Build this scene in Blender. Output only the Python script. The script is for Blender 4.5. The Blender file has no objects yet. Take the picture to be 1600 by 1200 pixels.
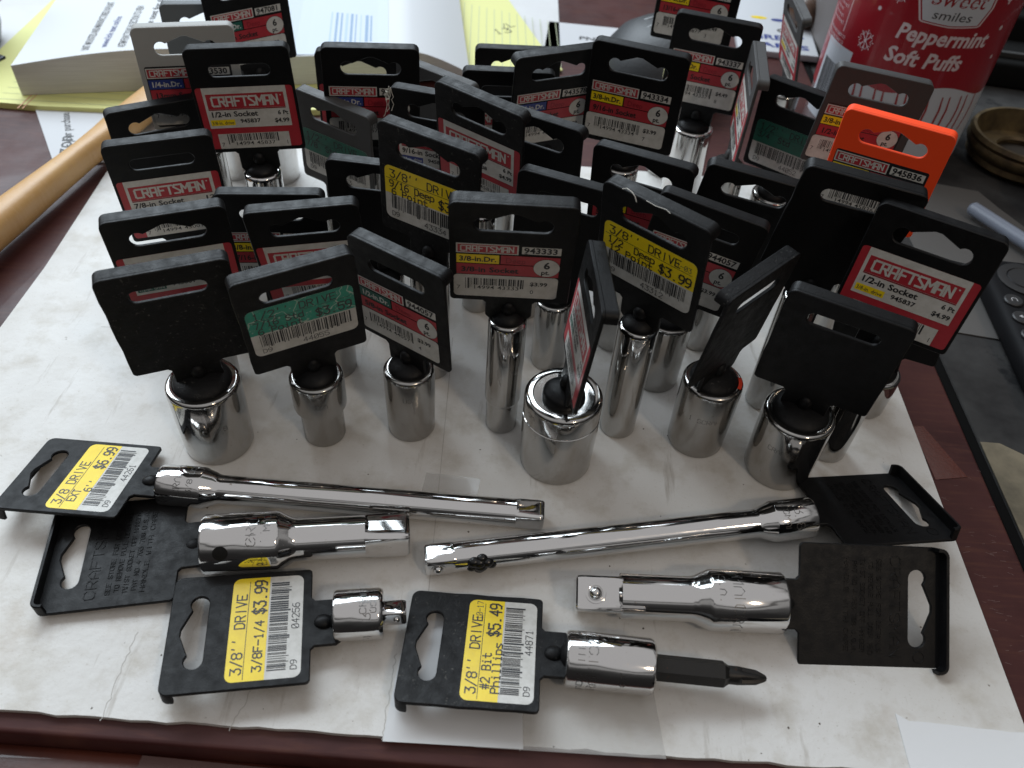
import bpy, bmesh, math, random
from math import sin, cos, pi, radians as R
from mathutils import Vector, Matrix
from mathutils.geometry import tessellate_polygon
random.seed(7)
sc = bpy.context.scene
COL = sc.collection
MM = 0.001

# ---------------------------------------------------------------- camera
cd = bpy.data.cameras.new("camera"); cam = bpy.data.objects.new("camera", cd); COL.objects.link(cam)
th, rho = R(45.5), R(4.5)
F = Vector((0, cos(th), -sin(th))); R0 = Vector((1, 0, 0)); U0 = Vector((0, sin(th), cos(th)))
RR = cos(rho)*R0 + sin(rho)*U0; UU = -sin(rho)*R0 + cos(rho)*U0
cam.matrix_world = Matrix(((RR.x, UU.x, -F.x, 0), (RR.y, UU.y, -F.y, 0), (RR.z, UU.z, -F.z, 0.276), (0, 0, 0, 1)))
cd.sensor_width = 36; cd.lens = 36*1290/1600; cd.clip_start = 0.01; cd.clip_end = 20
cd.dof.use_dof = True; cd.dof.focus_distance = 0.34; cd.dof.aperture_fstop = 15.0
sc.camera = cam
# ---------------------------------------------------------------- world and lamps (a dim room, daylight window behind the table, warm lamp behind the viewer)
w = bpy.data.worlds.new("World"); sc.world = w; w.use_nodes = True
WN = w.node_tree.nodes; WL = w.node_tree.links; bg = WN["Background"]; bg.inputs[1].default_value = 1.0
wt = WN.new("ShaderNodeTexCoord"); wn = WN.new("ShaderNodeTexNoise"); wn.inputs["Scale"].default_value = 1.7; wn.inputs["Detail"].default_value = 2.2
ws_ = WN.new("ShaderNodeSeparateXYZ"); WL.new(wt.outputs["Generated"], wn.inputs["Vector"]); WL.new(wt.outputs["Generated"], ws_.inputs[0])
wa = WN.new("ShaderNodeMath"); wa.operation = 'MULTIPLY_ADD'; wa.inputs[1].default_value = .55; WL.new(wn.outputs["Fac"], wa.inputs[0]); WL.new(ws_.outputs["Z"], wa.inputs[2])
wr = WN.new("ShaderNodeValToRGB"); WL.new(wa.outputs[0], wr.inputs[0]); WL.new(wr.outputs[0], bg.inputs[0])   # dark furniture low down, paler walls, a dim ceiling
for p_, c_ in ((.45, .022), (.60, .04), (.76, .08), (.80, .27), (.88, .31), (.90, .09), (.925, .08), (.94, .34)):
    e_ = wr.color_ramp.elements.new(p_); e_.color = (c_, c_*.985, c_*.985, 1)
wr.color_ramp.elements[0].color = (.018, .016, .016, 1); wr.color_ramp.elements[-1].color = (.50, .495, .50, 1)
sc.view_settings.view_transform = 'Standard'; sc.view_settings.look = 'None'; sc.view_settings.exposure = 0.0; sc.view_settings.gamma = 1
def area(name, loc, target, sx, sy, power, col):
    l = bpy.data.lights.new(name, 'AREA'); l.shape = 'RECTANGLE'; l.size = sx; l.size_y = sy; l.energy = power; l.color = col
    o = bpy.data.objects.new(name, l); COL.objects.link(o); o.location = loc
    o.rotation_euler = (Vector(target)-Vector(loc)).to_track_quat('-Z', 'Y').to_euler(); return o
area("window_light", (-0.75, 1.75, 1.55), (0, .25, 0), 1.8, 1.1, 58, (0.80, 0.91, 1.0))
area("side_window_light", (-1.6, 0.9, 1.0), (0, .3, 0), 0.6, 0.9, 11, (0.85, 0.93, 1.0))
area("lamp_light", (0.75, -0.75, 1.3), (0, .2, 0), 0.12, 0.12, 3.2, (1.0, 0.80, 0.6))

# ---------------------------------------------------------------- materials
def mat(name, base, rough=.5, metal=0., var=None, vs=200., bump=0., bs=900., coat=0., rvar=0., rvs=120., emis=None, ior=1.5, trans=0., alpha=1.):
    m = bpy.data.materials.new(name); m.use_nodes = True; nt = m.node_tree; N = nt.nodes; L = nt.links
    b = N["Principled BSDF"]; b.inputs["Base Color"].default_value = (*base, 1); b.inputs["Roughness"].default_value = rough
    b.inputs["Metallic"].default_value = metal; b.inputs["Coat Weight"].default_value = coat; b.inputs["IOR"].default_value = ior
    b.inputs["Transmission Weight"].default_value = trans; b.inputs["Alpha"].default_value = alpha
    tc = N.new("ShaderNodeTexCoord")
    def noise(scale, detail=4, ro=.6):
        n = N.new("ShaderNodeTexNoise"); n.inputs["Scale"].default_value = scale; n.inputs["Detail"].default_value = detail; n.inputs["Roughness"].default_value = ro
        L.new(tc.outputs["Object"], n.inputs["Vector"]); return n
    def ramp(src, a, c, ca, cb):
        r = N.new("ShaderNodeValToRGB"); r.color_ramp.elements[0].position = a; r.color_ramp.elements[1].position = c
        r.color_ramp.elements[0].color = (*ca, 1); r.color_ramp.elements[1].color = (*cb, 1); L.new(src, r.inputs[0]); return r
    if var:
        r = ramp(noise(vs).outputs["Fac"], .38, .66, base, var); L.new(r.outputs[0], b.inputs["Base Color"])
    if rvar:
        r = ramp(noise(rvs, 6).outputs["Fac"], .35, .7, (rough,)*3, (rough+rvar,)*3); L.new(r.outputs[0], b.inputs["Roughness"])
    if bump:
        bp = N.new("ShaderNodeBump"); bp.inputs["Strength"].default_value = bump; bp.inputs["Distance"].default_value = .0003
        L.new(noise(bs, 3).outputs["Fac"], bp.inputs["Height"]); L.new(bp.outputs[0], b.inputs["Normal"])
    m["n"] = 0
    return m
def mixover(m, col, scale, lo, hi, coords="Object", rough=None, vor=False, stretch=None):
    """lay a second colour over the base in noise-shaped spots"""
    nt = m.node_tree; N = nt.nodes; L = nt.links; b = N["Principled BSDF"]
    tc = N.new("ShaderNodeTexCoord"); src = tc.outputs[coords]
    if stretch:
        mp = N.new("ShaderNodeMapping"); mp.inputs["Scale"].default_value = stretch; L.new(src, mp.inputs[0]); src = mp.outputs[0]
    if vor:
        n = N.new("ShaderNodeTexVoronoi"); n.feature = 'DISTANCE_TO_EDGE'; n.inputs["Scale"].default_value = scale
        n2 = N.new("ShaderNodeTexNoise"); n2.inputs["Scale"].default_value = scale*1.7; L.new(src, n2.inputs["Vector"])
        ad = N.new("ShaderNodeMixRGB"); ad.blend_type = 'ADD'; ad.inputs[0].default_value = .012; L.new(src, ad.inputs[1]); L.new(n2.outputs["Color"], ad.inputs[2])
        L.new(ad.outputs[0], n.inputs["Vector"]); out = n.outputs["Distance"]
    else:
        n = N.new("ShaderNodeTexNoise"); n.inputs["Scale"].default_value = scale; n.inputs["Detail"].default_value = 6; n.inputs["Roughness"].default_value = .65
        L.new(src, n.inputs["Vector"]); out = n.outputs["Fac"]
    r = N.new("ShaderNodeMapRange"); r.inputs[1].default_value = lo; r.inputs[2].default_value = hi; L.new(out, r.inputs[0])
    if vor: r.inputs[3].default_value = 1; r.inputs[4].default_value = 0
    mx = N.new("ShaderNodeMixRGB"); L.new(r.outputs[0], mx.inputs[0])
    inp = b.inputs["Base Color"]
    if inp.is_linked: L.new(inp.links[0].from_socket, mx.inputs[1])
    else: mx.inputs[1].default_value = inp.default_value
    mx.inputs[2].default_value = (*col, 1); L.new(mx.outputs[0], inp)
    if rough is not None:
        mr = N.new("ShaderNodeMixRGB"); L.new(r.outputs[0], mr.inputs[0]); ri = b.inputs["Roughness"]
        if ri.is_linked: L.new(ri.links[0].from_socket, mr.inputs[1])
        else: mr.inputs[1].default_value = (ri.default_value,)*3+(1,)
        mr.inputs[2].default_value = (rough,)*3+(1,); L.new(mr.outputs[0], ri)
    return m
CHROME = mat("chrome", (.43, .42, .405), .05, 1, rvar=.10, rvs=90, bump=.05, bs=160)
mixover(CHROME, (.24, .20, .17), 260, .66, .80, rough=.45)
SATIN = mat("satin_chrome", (.36, .35, .335), .10, 1, rvar=.14, rvs=140, bump=.06, bs=500)
mixover(SATIN, (.22, .19, .16), 300, .66, .80, rough=.5)
BRIGHT = mat("bright_chrome", (.66, .65, .64), .045, 1, rvar=.09, rvs=110, bump=.06, bs=110)
mixover(BRIGHT, (.22, .15, .10), 420, .68, .76, rough=.6)
STAMP = mat("stamped_mark", (.20, .195, .19), .4, 1)
BLK = mat("black_plastic", (.0035, .0035, .004), .42, rvar=.2, rvs=250, bump=.25, bs=1400)
mixover(BLK, (.08, .078, .072), 1500, .66, .80, rough=.7)
BLKW = mat("worn_black_plastic", (.005, .005, .0055), .46, rvar=.2, rvs=250, bump=.45, bs=900)
mixover(BLKW, (.13, .125, .115), 650, .61, .78, rough=.75)
for m_ in (BLK, BLKW): m_.node_tree.nodes["Principled BSDF"].inputs["Specular IOR Level"].default_value = .25
GREYBLK = mat("faded_dark_grey_plastic", (.045, .044, .044), .5, rvar=.15, bump=.2, bs=1100)
GREYP = mat("grey_plastic", (.36, .36, .345), .5, bump=.15, bs=900)
DGREYP = mat("slate_grey_plastic", (.10, .11, .115), .45, bump=.15, bs=900)
ORANGE = mat("orange_plastic", (1.0, .075, .012), .45, bump=.15, bs=900)
FLASH = mat("plug_black", (.006, .006, .006), .22, bump=.2, bs=700)
WHITE = mat("label_white", (.60, .59, .56), .38, var=(.50, .49, .455), vs=260)
RED = mat("label_red", (.42, .030, .042), .35, var=(.36, .025, .036), vs=200)
RED2 = mat("label_dark_red", (.22, .012, .022), .35)
INK = mat("ink_black", (.012, .012, .014), .4)
INK2 = mat("ink_faded", (.05, .048, .05), .5)
YEL = mat("label_yellow", (.88, .66, .008), .35, var=(.80, .58, .010), vs=160)
mixover(YEL, (.45, .33, .08), 500, .66, .8)
BLUE = mat("label_blue", (.03, .05, .22), .35)
GRN = mat("label_green", (.012, .10, .075), .35)
GST = mat("sticker_green", (.025, .30, .21), .4, var=(.03, .24, .17), vs=300)
mixover(GST, (.5, .54, .48), 75, .0, .022, vor=True)
mixover(GST, (.42, .44, .40), 700, .60, .70)
GST2 = mat("sticker_dark_green", (.010, .13, .085), .4, var=(.02, .10, .07), vs=300)
LABS = [WHITE, RED, INK, YEL, BLUE, GRN, GST, RED2, INK2, GST2]
W_, R_, K_, Y_, B_, G_, S_, R2_, K2_, S2_ = range(10)

# ---------------------------------------------------------------- mesh helpers (millimetres)
class Geo:
    def __init__(s): s.v = []; s.f = []; s.m = []
    def add(s, vs, fs, m=0):
        n = len(s.v); s.v += [tuple(v) for v in vs]
        for f in fs: s.f.append(tuple(n+i for i in f)); s.m.append(m)
    def xf(s, M): s.v = [tuple(M @ Vector(v)) for v in s.v]; return s
    def join(s, g, m=None):
        n = len(s.v); s.v += g.v; s.f += [tuple(n+i for i in f) for f in g.f]; s.m += g.m if m is None else [m]*len(g.f); return s
    def build(s, name, mats, parent=None, M=None, smooth=35, fix=False):
        me = bpy.data.meshes.new(name)
        me.from_pydata([(a*MM, b*MM, c*MM) for a, b, c in s.v], [], s.f)
        for m_ in (mats if isinstance(mats, (list, tuple)) else [mats]): me.materials.append(m_)
        me.polygons.foreach_set("material_index", s.m)
        if fix:
            bm = bmesh.new(); bm.from_mesh(me); bmesh.ops.recalc_face_normals(bm, faces=bm.faces); bm.to_mesh(me); bm.free()
        me.update()
        if smooth:
            me.polygons.foreach_set("use_smooth", [True]*len(me.polygons)); me.set_sharp_from_angle(angle=R(smooth))
        o = bpy.data.objects.new(name, me); COL.objects.link(o)
        if parent: o.parent = parent
        if M is not None: o.matrix_basis = mmat(M)
        return o
def mmat(M):
    M = M.copy()
    for i in range(3): M[i][3] *= MM
    return M
def root(name, label, cat, M, group=None, kind=None):
    o = bpy.data.objects.new(name, None); COL.objects.link(o); o.empty_display_size = .01; o.matrix_world = mmat(M)
    tag(o, label, cat, group, kind); return o
def tag(o, label=None, cat=None, group=None, kind=None):
    if label: o["label"] = label
    if cat: o["category"] = cat
    if group: o["group"] = group
    if kind: o["kind"] = kind
    return o
def frame(o, ax, ay, az):
    return Matrix(((ax[0], ay[0], az[0], o[0]), (ax[1], ay[1], az[1], o[1]), (ax[2], ay[2], az[2], o[2]), (0, 0, 0, 1)))
def T(x, y, z=0, rz=0): return Matrix.Translation((x, y, z)) @ Matrix.Rotation(R(rz), 4, 'Z')
def box(x0, y0, z0, x1, y1, z1, ch=0):
    g = Geo()
    if not ch:
        g.add([(x0,y0,z0),(x1,y0,z0),(x1,y1,z0),(x0,y1,z0),(x0,y0,z1),(x1,y0,z1),(x1,y1,z1),(x0,y1,z1)],
              [(0,3,2,1),(4,5,6,7),(0,1,5,4),(1,2,6,5),(2,3,7,6),(3,0,4,7)]); return g
    bm = bmesh.new(); bmesh.ops.create_cube(bm, size=1)
    for v in bm.verts: v.co = Vector(((x0+x1)/2+v.co.x*(x1-x0), (y0+y1)/2+v.co.y*(y1-y0), (z0+z1)/2+v.co.z*(z1-z0)))
    bmesh.ops.bevel(bm, geom=list(bm.edges), offset=ch, segments=3, affect='EDGES', profile=.5)
    return frombm(bm)
def frombm(bm):
    g = Geo(); bm.verts.index_update(); g.add([v.co for v in bm.verts], [[v.index for v in f.verts] for f in bm.faces]); bm.free(); return g
def lathe(prof, n=48, cap0=True, cap1=True):
    """profile of (radius, z) pairs, going up the outside; axis is z"""
    g = Geo(); vs = []; fs = []
    for r, z in prof:
        for i in range(n): a = 2*pi*i/n; vs.append((r*cos(a), r*sin(a), z))
    for k in range(len(prof)-1):
        for i in range(n):
            j = (i+1) % n; fs.append((k*n+i, k*n+j, (k+1)*n+j, (k+1)*n+i))
    if cap0: fs.append(tuple(reversed(range(n))))
    if cap1: fs.append(tuple(range((len(prof)-1)*n, len(prof)*n)))
    g.add(vs, fs); return g
def arc(cx, cz, r, a0, a1, n):
    return [(cx+r*cos(R(a0+(a1-a0)*i/n)), cz+r*sin(R(a0+(a1-a0)*i/n))) for i in range(n+1)]
def prism(pts, z0, z1):
    g = Geo(); n = len(pts)
    g.add([(x, y, z0) for x, y in pts]+[(x, y, z1) for x, y in pts],
          [tuple(reversed(range(n))), tuple(range(n, 2*n))]+[(i, (i+1) % n, n+(i+1) % n, n+i) for i in range(n)]); return g
def tube(path, r, n=10):
    g = Geo(); vs = []; fs = []; P = [Vector(p) for p in path]
    for k, p in enumerate(P):
        d = (P[min(k+1, len(P)-1)]-P[max(k-1, 0)]).normalized(); a = d.orthogonal().normalized() if k == 0 else (a-d*a.dot(d)).normalized(); b = d.cross(a)
        rr = r[k] if isinstance(r, (list, tuple)) else r
        for i in range(n): t = 2*pi*i/n; vs.append(p+rr*(cos(t)*a+sin(t)*b))
    for k in range(len(P)-1):
        for i in range(n): j = (i+1) % n; fs.append((k*n+i, k*n+j, (k+1)*n+j, (k+1)*n+i))
    fs += [tuple(reversed(range(n))), tuple(range((len(P)-1)*n, len(P)*n))]; g.add(vs, fs); return g

# ---------------------------------------------------------------- lettering
GC = {}
def glyph(ch, bold):
    k = (ch, bold)
    if k in GC: return GC[k]
    cu = bpy.data.curves.new("t", 'FONT'); cu.resolution_u = 2; cu.offset = .028 if bold else .004
    ob = bpy.data.objects.new("t", cu); COL.objects.link(ob)
    def get(s):
        cu.body = s; bpy.context.view_layer.update()
        me = ob.evaluated_get(bpy.context.evaluated_depsgraph_get()).to_mesh()
        v = [(p.co.x, p.co.y) for p in me.vertices]; f = [tuple(p.vertices) for p in me.polygons]; return v, f
    v, f = get(ch); mx = lambda q: max([p[0] for p in q] or [0])
    adv = mx(get(ch+"H")[0])-mx(get("H")[0]) if ch != " " else .32
    bpy.data.objects.remove(ob); bpy.data.curves.remove(cu)
    GC[k] = (v, f, adv); return GC[k]
CAPH = None
def caph():
    global CAPH
    if CAPH is None: CAPH = max(p[1] for p in glyph("H", 0)[0])
    return CAPH
# single-stroke alphabet on a 4 x 6 grid, for dot-matrix stickers and stamped marks
SF = {'0':["0,1 0,5 1,6 3,6 4,5 4,1 3,0 1,0 0,1","0,1 4,5"],'1':["1,5 2,6 2,0","1,0 3,0"],'2':["0,5 1,6 3,6 4,5 4,4 0,0 4,0"],'3':["0,6 4,6 2,3.6 3,3.6 4,2.6 4,1 3,0 1,0 0,1"],
'4':["3,0 3,6 0,2 4,2"],'5':["4,6 0,6 0,3.4 3,3.6 4,2.6 4,1 3,0 1,0 0,1"],'6':["3.6,6 1.6,6 0,4 0,1 1,0 3,0 4,1 4,2.5 3,3.4 0,3"],'7':["0,6 4,6 1.5,0"],
'8':["1,3.2 0,4.2 0,5 1,6 3,6 4,5 4,4.2 3,3.2 1,3.2 0,2.2 0,1 1,0 3,0 4,1 4,2.2 3,3.2"],'9':["4,3 1,2.6 0,3.5 0,5 1,6 3,6 4,5 4,2 2.4,0 .6,0"],
'A':["0,0 0,4 2,6 4,4 4,0","0,2.4 4,2.4"],'B':["0,0 0,6 3,6 4,5 4,4 3,3.2 4,2.2 4,1 3,0 0,0","0,3.2 3,3.2"],'C':["4,5 3,6 1,6 0,5 0,1 1,0 3,0 4,1"],'D':["0,0 0,6 2.6,6 4,4.6 4,1.4 2.6,0 0,0"],
'E':["4,6 0,6 0,0 4,0","0,3 3,3"],'F':["4,6 0,6 0,0","0,3 3,3"],'G':["4,5 3,6 1,6 0,5 0,1 1,0 3,0 4,1 4,3 2.4,3"],'H':["0,0 0,6","4,0 4,6","0,3 4,3"],'I':["2,0 2,6"],'L':["0,6 0,0 4,0"],
'M':["0,0 0,6 2,3 4,6 4,0"],'N':["0,0 0,6 4,0 4,6"],'O':["0,1 0,5 1,6 3,6 4,5 4,1 3,0 1,0 0,1"],'P':["0,0 0,6 3,6 4,5 4,4 3,3 0,3"],'R':["0,0 0,6 3,6 4,5 4,4 3,3 0,3","2,3 4,0"],
'S':["4,5 3,6 1,6 0,5 0,4 4,2 4,1 3,0 1,0 0,1"],'T':["0,6 4,6","2,6 2,0"],'U':["0,6 0,1 1,0 3,0 4,1 4,6"],'V':["0,6 2,0 4,6"],'W':["0,6 1,0 2,3 3,0 4,6"],'X':["0,0 4,6","0,6 4,0"],'Y':["0,6 2,3 4,6","2,3 2,0"],'K':["0,0 0,6","4,6 0,2.4","1.4,3.4 4,0"],
'e':["0,2.2 4,2.2 4,3.2 3,4 1,4 0,3 0,1 1,0 4,0"],'o':["0,1 0,3 1,4 3,4 4,3 4,1 3,0 1,0 0,1"],'i':["1,4 2,4 2,0","1,0 3,0","2,5.6 2,5.9"],'n':["0,0 0,4","0,3 1,4 3,4 4,3 4,0"],'t':["1.5,6 1.5,1 2.5,0 4,.4","0,4 3.6,4"],
'p':["0,-1.6 0,4 3,4 4,3 4,1 3,0 0,0"],'h':["0,0 0,6","0,3 1,4 3,4 4,3 4,0"],'l':["1,6 2,6 2,0","1,0 3,0"],'s':["4,4 1,4 0,3 4,1 3,0 0,0"],'d':["4,6 4,0 1,0 0,1 0,3 1,4 4,4"],
'/':["0,-.5 4,6.5"],'-':["0,3 4,3"],'.':["1.6,0 2.2,0"],"'":["1.6,6.3 1.3,5"],'$':["4,5 3,5.6 1,5.6 0,4.6 1,3.2 3,2.8 4,1.6 3,.5 1,.5 0,1.2","2,-.6 2,6.6"],'#':["1,0 1.5,6","2.8,0 3.3,6","0,4 4,4","0,2 4,2"],' ':[]}
LOGO = {'C':["3.9,6 .9,6 .2,5.3 .2,.7 .9,0 3.9,0"],'R':["0,0 0,6 3.6,6 3.6,3 0,3","1.9,3 3.9,0"],'A':["0,0 0,6 3.8,6 3.8,0","0,2.5 3.8,2.5"],'F':["4,6 .3,6 .3,0","0,3.1 3.2,3.1"],'T':["0,6 4,6","2,6 2,0"],
'S':["3.9,6 .7,6 .1,5.4 .1,4.5 3.8,1.6 3.8,.6 3.2,0 0,0"],'M':["0,0 0,6 2.3,2.6 4.6,6 4.6,0"],'N':["0,0 0,6 3.8,.4 3.8,6.2"]}
class Lab:
    """flat print on a plate face: (x, z) in mm, layers stacked outwards; fn maps (x, z, out) to a 3D point"""
    def __init__(s, fn): s.g = Geo(); s.fn = fn; s.k = 0; s.maxseg = None
    def poly(s, pts, m, layer, faces=None):
        s.k = (s.k+1) % 17; out = .05+layer*.045+s.k*.0015
        s.g.add([s.fn(x, z, out) for x, z in pts], faces or [tuple(range(len(pts)))], m)
    def rect(s, x0, z0, x1, z1, m, layer):
        if s.maxseg and abs(x1-x0) > s.maxseg:
            n = math.ceil(abs(x1-x0)/s.maxseg); pts = []; fs = []
            for i in range(n+1): x = x0+(x1-x0)*i/n; pts += [(x, z0), (x, z1)]
            for i in range(n): fs.append((2*i, 2*i+2, 2*i+3, 2*i+1))
            s.poly(pts, m, layer, fs); return
        s.poly([(x0, z0), (x1, z0), (x1, z1), (x0, z1)], m, layer)
    def rrect(s, x0, z0, x1, z1, r, m, layer):
        s.poly(arc(x1-r, z0+r, r, -90, 0, 5)+arc(x1-r, z1-r, r, 0, 90, 5)+arc(x0+r, z1-r, r, 90, 180, 5)+arc(x0+r, z0+r, r, 180, 270, 5), m, layer)
    def ell(s, cx, cz, rx, rz, m, layer): s.poly([(cx+rx*cos(2*pi*i/28), cz+rz*sin(2*pi*i/28)) for i in range(28)], m, layer)
    def text(s, t, x, z, h, m, layer, bold=0, wid=None, it=0, rot=0, right=False):
        c = caph(); sc_ = h/c; X = 0; tot = sum(glyph(ch, bold)[2] for ch in t)*sc_; kx = (wid/tot if wid else 1)
        if right: x -= tot*kx
        cr, sr = cos(rot), sin(rot)
        for ch in t:
            v, f, a = glyph(ch, bold)
            if f:
                P = [((X+p[0]*sc_+it*p[1]*sc_)*kx, p[1]*sc_) for p in v]
                s.poly([(x+p[0]*cr-p[1]*sr, z+p[0]*sr+p[1]*cr) for p in P], m, layer, f)
            X += a*sc_
    def seg(s, a, b, w, m, layer):
        d = Vector((b[0]-a[0], b[1]-a[1])); L = d.length
        if L < 1e-6: return
        d /= L; n = Vector((-d.y, d.x))*w/2; e = d*w*.5; a = Vector(a)-e; b = Vector(b)+e
        s.poly([a-n, b-n, b+n, a+n], m, layer)
    def raised(s, a, b, w, m, hgt):
        d = Vector((b[0]-a[0], b[1]-a[1])); L = d.length
        if L < 1e-6: return
        d /= L; n = Vector((-d.y, d.x))*w/2; a = Vector(a)-d*w*.5; b = Vector(b)+d*w*.5; q = [a-n, b-n, b+n, a+n]; k = .6
        c = (a+b)/2; t = [a-n*k, b-n*k, b+n*k, a+n*k]
        s.g.add([s.fn(p[0], p[1], 0) for p in q]+[s.fn(p[0], p[1], hgt) for p in t], [(4, 5, 6, 7)]+[(i, (i+1) % 4, 4+(i+1) % 4, 4+i) for i in range(4)], m)
    def stroke(s, t, x, z, h, w, m, layer, cw=None, font=SF, gap=1.5, rot=0):
        u = h/6; kx = 1 if cw is None else cw/((4+gap)*u); X = 0; cr, sr = cos(rot), sin(rot)
        for ch in t:
            for pl in font.get(ch, []):
                pts = [tuple(float(q) for q in p.split(',')) for p in pl.split()]
                pts = [((X+p[0]*u)*kx, p[1]*u) for p in pts]; pts = [(x+p[0]*cr-p[1]*sr, z+p[0]*sr+p[1]*cr) for p in pts]
                for a, b in zip(pts, pts[1:]): s.seg(a, b, w, m, layer)
            X += ((4.6 if ch == 'M' and font is LOGO else 4)+gap)*u
        return X*kx
    def bars(s, x0, z0, x1, z1, m, layer, seed):
        r = random.Random(seed); x = x0
        while x < x1-.5:
            wd = r.choice((.22, .22, .4, .62)); s.rect(x, z0+(0 if r.random() < .8 else -.8), min(x+wd, x1), z1, m, layer); x += wd+r.choice((.24, .24, .42, .6))
    def logo(s, x0, z0, x1, z1, m, layer, w):
        h = z1-z0; n = 9; u = h/6; tot = ((4+1.35)*8+4.6+.2)*u; s.stroke("CRAFTSMAN", x0, z0, h, w, m, layer, cw=(4+1.35)*u*(x1-x0)/tot, font=LOGO, gap=1.35)
# ---------------------------------------------------------------- hang tags
TH = 1.5
def hole_pts(kind):
    zb = 36.2
    if kind == 'slot': return arc(10.6, zb+2.7, 2.7, -90, 90, 8)+arc(-10.6, zb+2.7, 2.7, 90, 270, 8)
    return arc(10.8, zb+3.1, 3.1, -90, 105, 9)+[(8.6, zb+5.3), (1.2, zb+8.4), (-1.2, zb+8.4), (-8.6, zb+5.3)]+arc(-10.8, zb+3.1, 3.1, 75, 270, 9)
def inset(pts, d):
    out = []; n = len(pts)
    for i in range(n):
        p, a, b = Vector(pts[i]), Vector(pts[i-1]), Vector(pts[(i+1) % n])
        e1 = (p-a).normalized(); e2 = (b-p).normalized(); nn = Vector((-e1.y-e2.y, e1.x+e2.x))
        if nn.length < 1e-6: nn = Vector((-e1.y, e1.x))
        out.append(tuple(p+nn.normalized()*d))
    return out
def tag_geo(W=45., Hp=49., hole='euro', sw=18., S=10.5, plug=7., depth=4.7, taper=0., sc_hole=1., nick=0):
    c = W/2; rr = random.Random(nick)
    right = arc(c-1.6, 1.6, 1.6, -90, 0, 4)
    top = arc(c-3, Hp-3, 3, 0, 90, 5)+arc(-c+3, Hp-3, 3, 90, 180, 5)
    left = arc(-c+1.6, 1.6, 1.6, 180, 270, 4)
    def edge(x0, z0, x1, z1, n=7):
        return [(x0+(x1-x0)*i/n+(rr.uniform(-.22, .22) if nick else 0), z0+(z1-z0)*i/n) for i in range(1, n)]
    outer = [(-sw/2+1.5, -S), (sw/2-1.5, -S), (sw/2, -S+2), (sw/2, -1.2), (sw/2+1.2, 0)]+right+edge(c, 1.6, c, Hp-3)+top+edge(-c, Hp-3, -c, 1.6)+left+[(-sw/2-1.2, 0), (-sw/2, -1.2), (-sw/2, -S+2)]
    hl = [(x*sc_hole, z+(Hp-49)) for x, z in reversed(hole_pts(hole))]
    g = Geo(); t = TH/2; chf = .28
    def ring(o, y): return [(x, y, z) for x, z in o]
    fo, fh = inset(outer, chf), inset(hl, chf)
    tris = tessellate_polygon([[Vector((x, z, 0)) for x, z in fo], [Vector((x, z, 0)) for x, z in fh]])
    n, m = len(outer), len(hl); pts = fo+fh
    def ccw(t3):
        a, b, d = (pts[i] for i in t3); return (b[0]-a[0])*(d[1]-a[1])-(b[1]-a[1])*(d[0]-a[0]) > 0
    tr = [tuple(x) if ccw(x) else tuple(reversed(x)) for x in tris]
    g.add(ring(fo, -t)+ring(fh, -t), tr); g.add(ring(fo, t)+ring(fh, t), [tuple(reversed(x)) for x in tr])
    for loop, inn, k in ((outer, fo, n), (hl, fh, m)):
        vs = ring(inn, -t)+ring(loop, -t+chf)+ring(loop, t-chf)+ring(inn, t); fs = []
        for r_ in range(3):
            for i in range(k): j = (i+1) % k; fs.append((r_*k+i, (r_+1)*k+i, (r_+1)*k+j, r_*k+j))
        g.add(vs, fs)
    # the lip that wraps the top edge and runs backwards
    lo = [(c, Hp-4.2)]+top+[(-c, Hp-4.2)]; li = inset(lo, 1.25); li[0] = (c-1.25, Hp-4.2); li[-1] = (-c+1.25, Hp-4.2); k = len(lo)
    vs = ring(lo, t-.1)+ring(lo, t+depth-.4)+ring(inset(lo, .4), t+depth)+ring(li, t+depth)+ring(li, t-.1); fs = []
    for r_ in range(4):
        for i in range(k-1): fs.append((r_*k+i, (r_+1)*k+i, (r_+1)*k+i+1, r_*k+i+1))
    fs += [(0, 4*k, 3*k, 2*k, k), (k-1, 2*k-1, 3*k-1, 4*k-1, 5*k-1)]; g.add(vs, fs)
    # neck, knob and plug that sit in the drive hole
    neck = lathe([(plug*.99, -S-3), (plug, -S+.2), (plug*.98, -S+1.0), (plug*.90, -S+1.9), (plug*.74, -S+2.9), (plug*.5, -S+3.7), (plug*.2, -S+4.1)], 32)
    g.join(neck)
    kn = Geo(); bm = bmesh.new(); bmesh.ops.create_uvsphere(bm, u_segments=14, v_segments=10, radius=1)
    kn = frombm(bm); kn.xf(Matrix.Translation((0, -.6, -S+6.2)) @ Matrix.Diagonal((2.9, 2.3, 3.4, 1))); g.join(kn)
    return g
def plane_fn(x, z, out): return (x, -(TH/2+out), z)
def back_fn(x, z, out): return (-x, TH/2+out, z)
DRV = {'y': ('3/8-in.Dr.', Y_, K_), 'b': ('1/4-in.Dr.', B_, W_), 'g': ('1/2-in.Dr.', G_, W_)}
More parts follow.
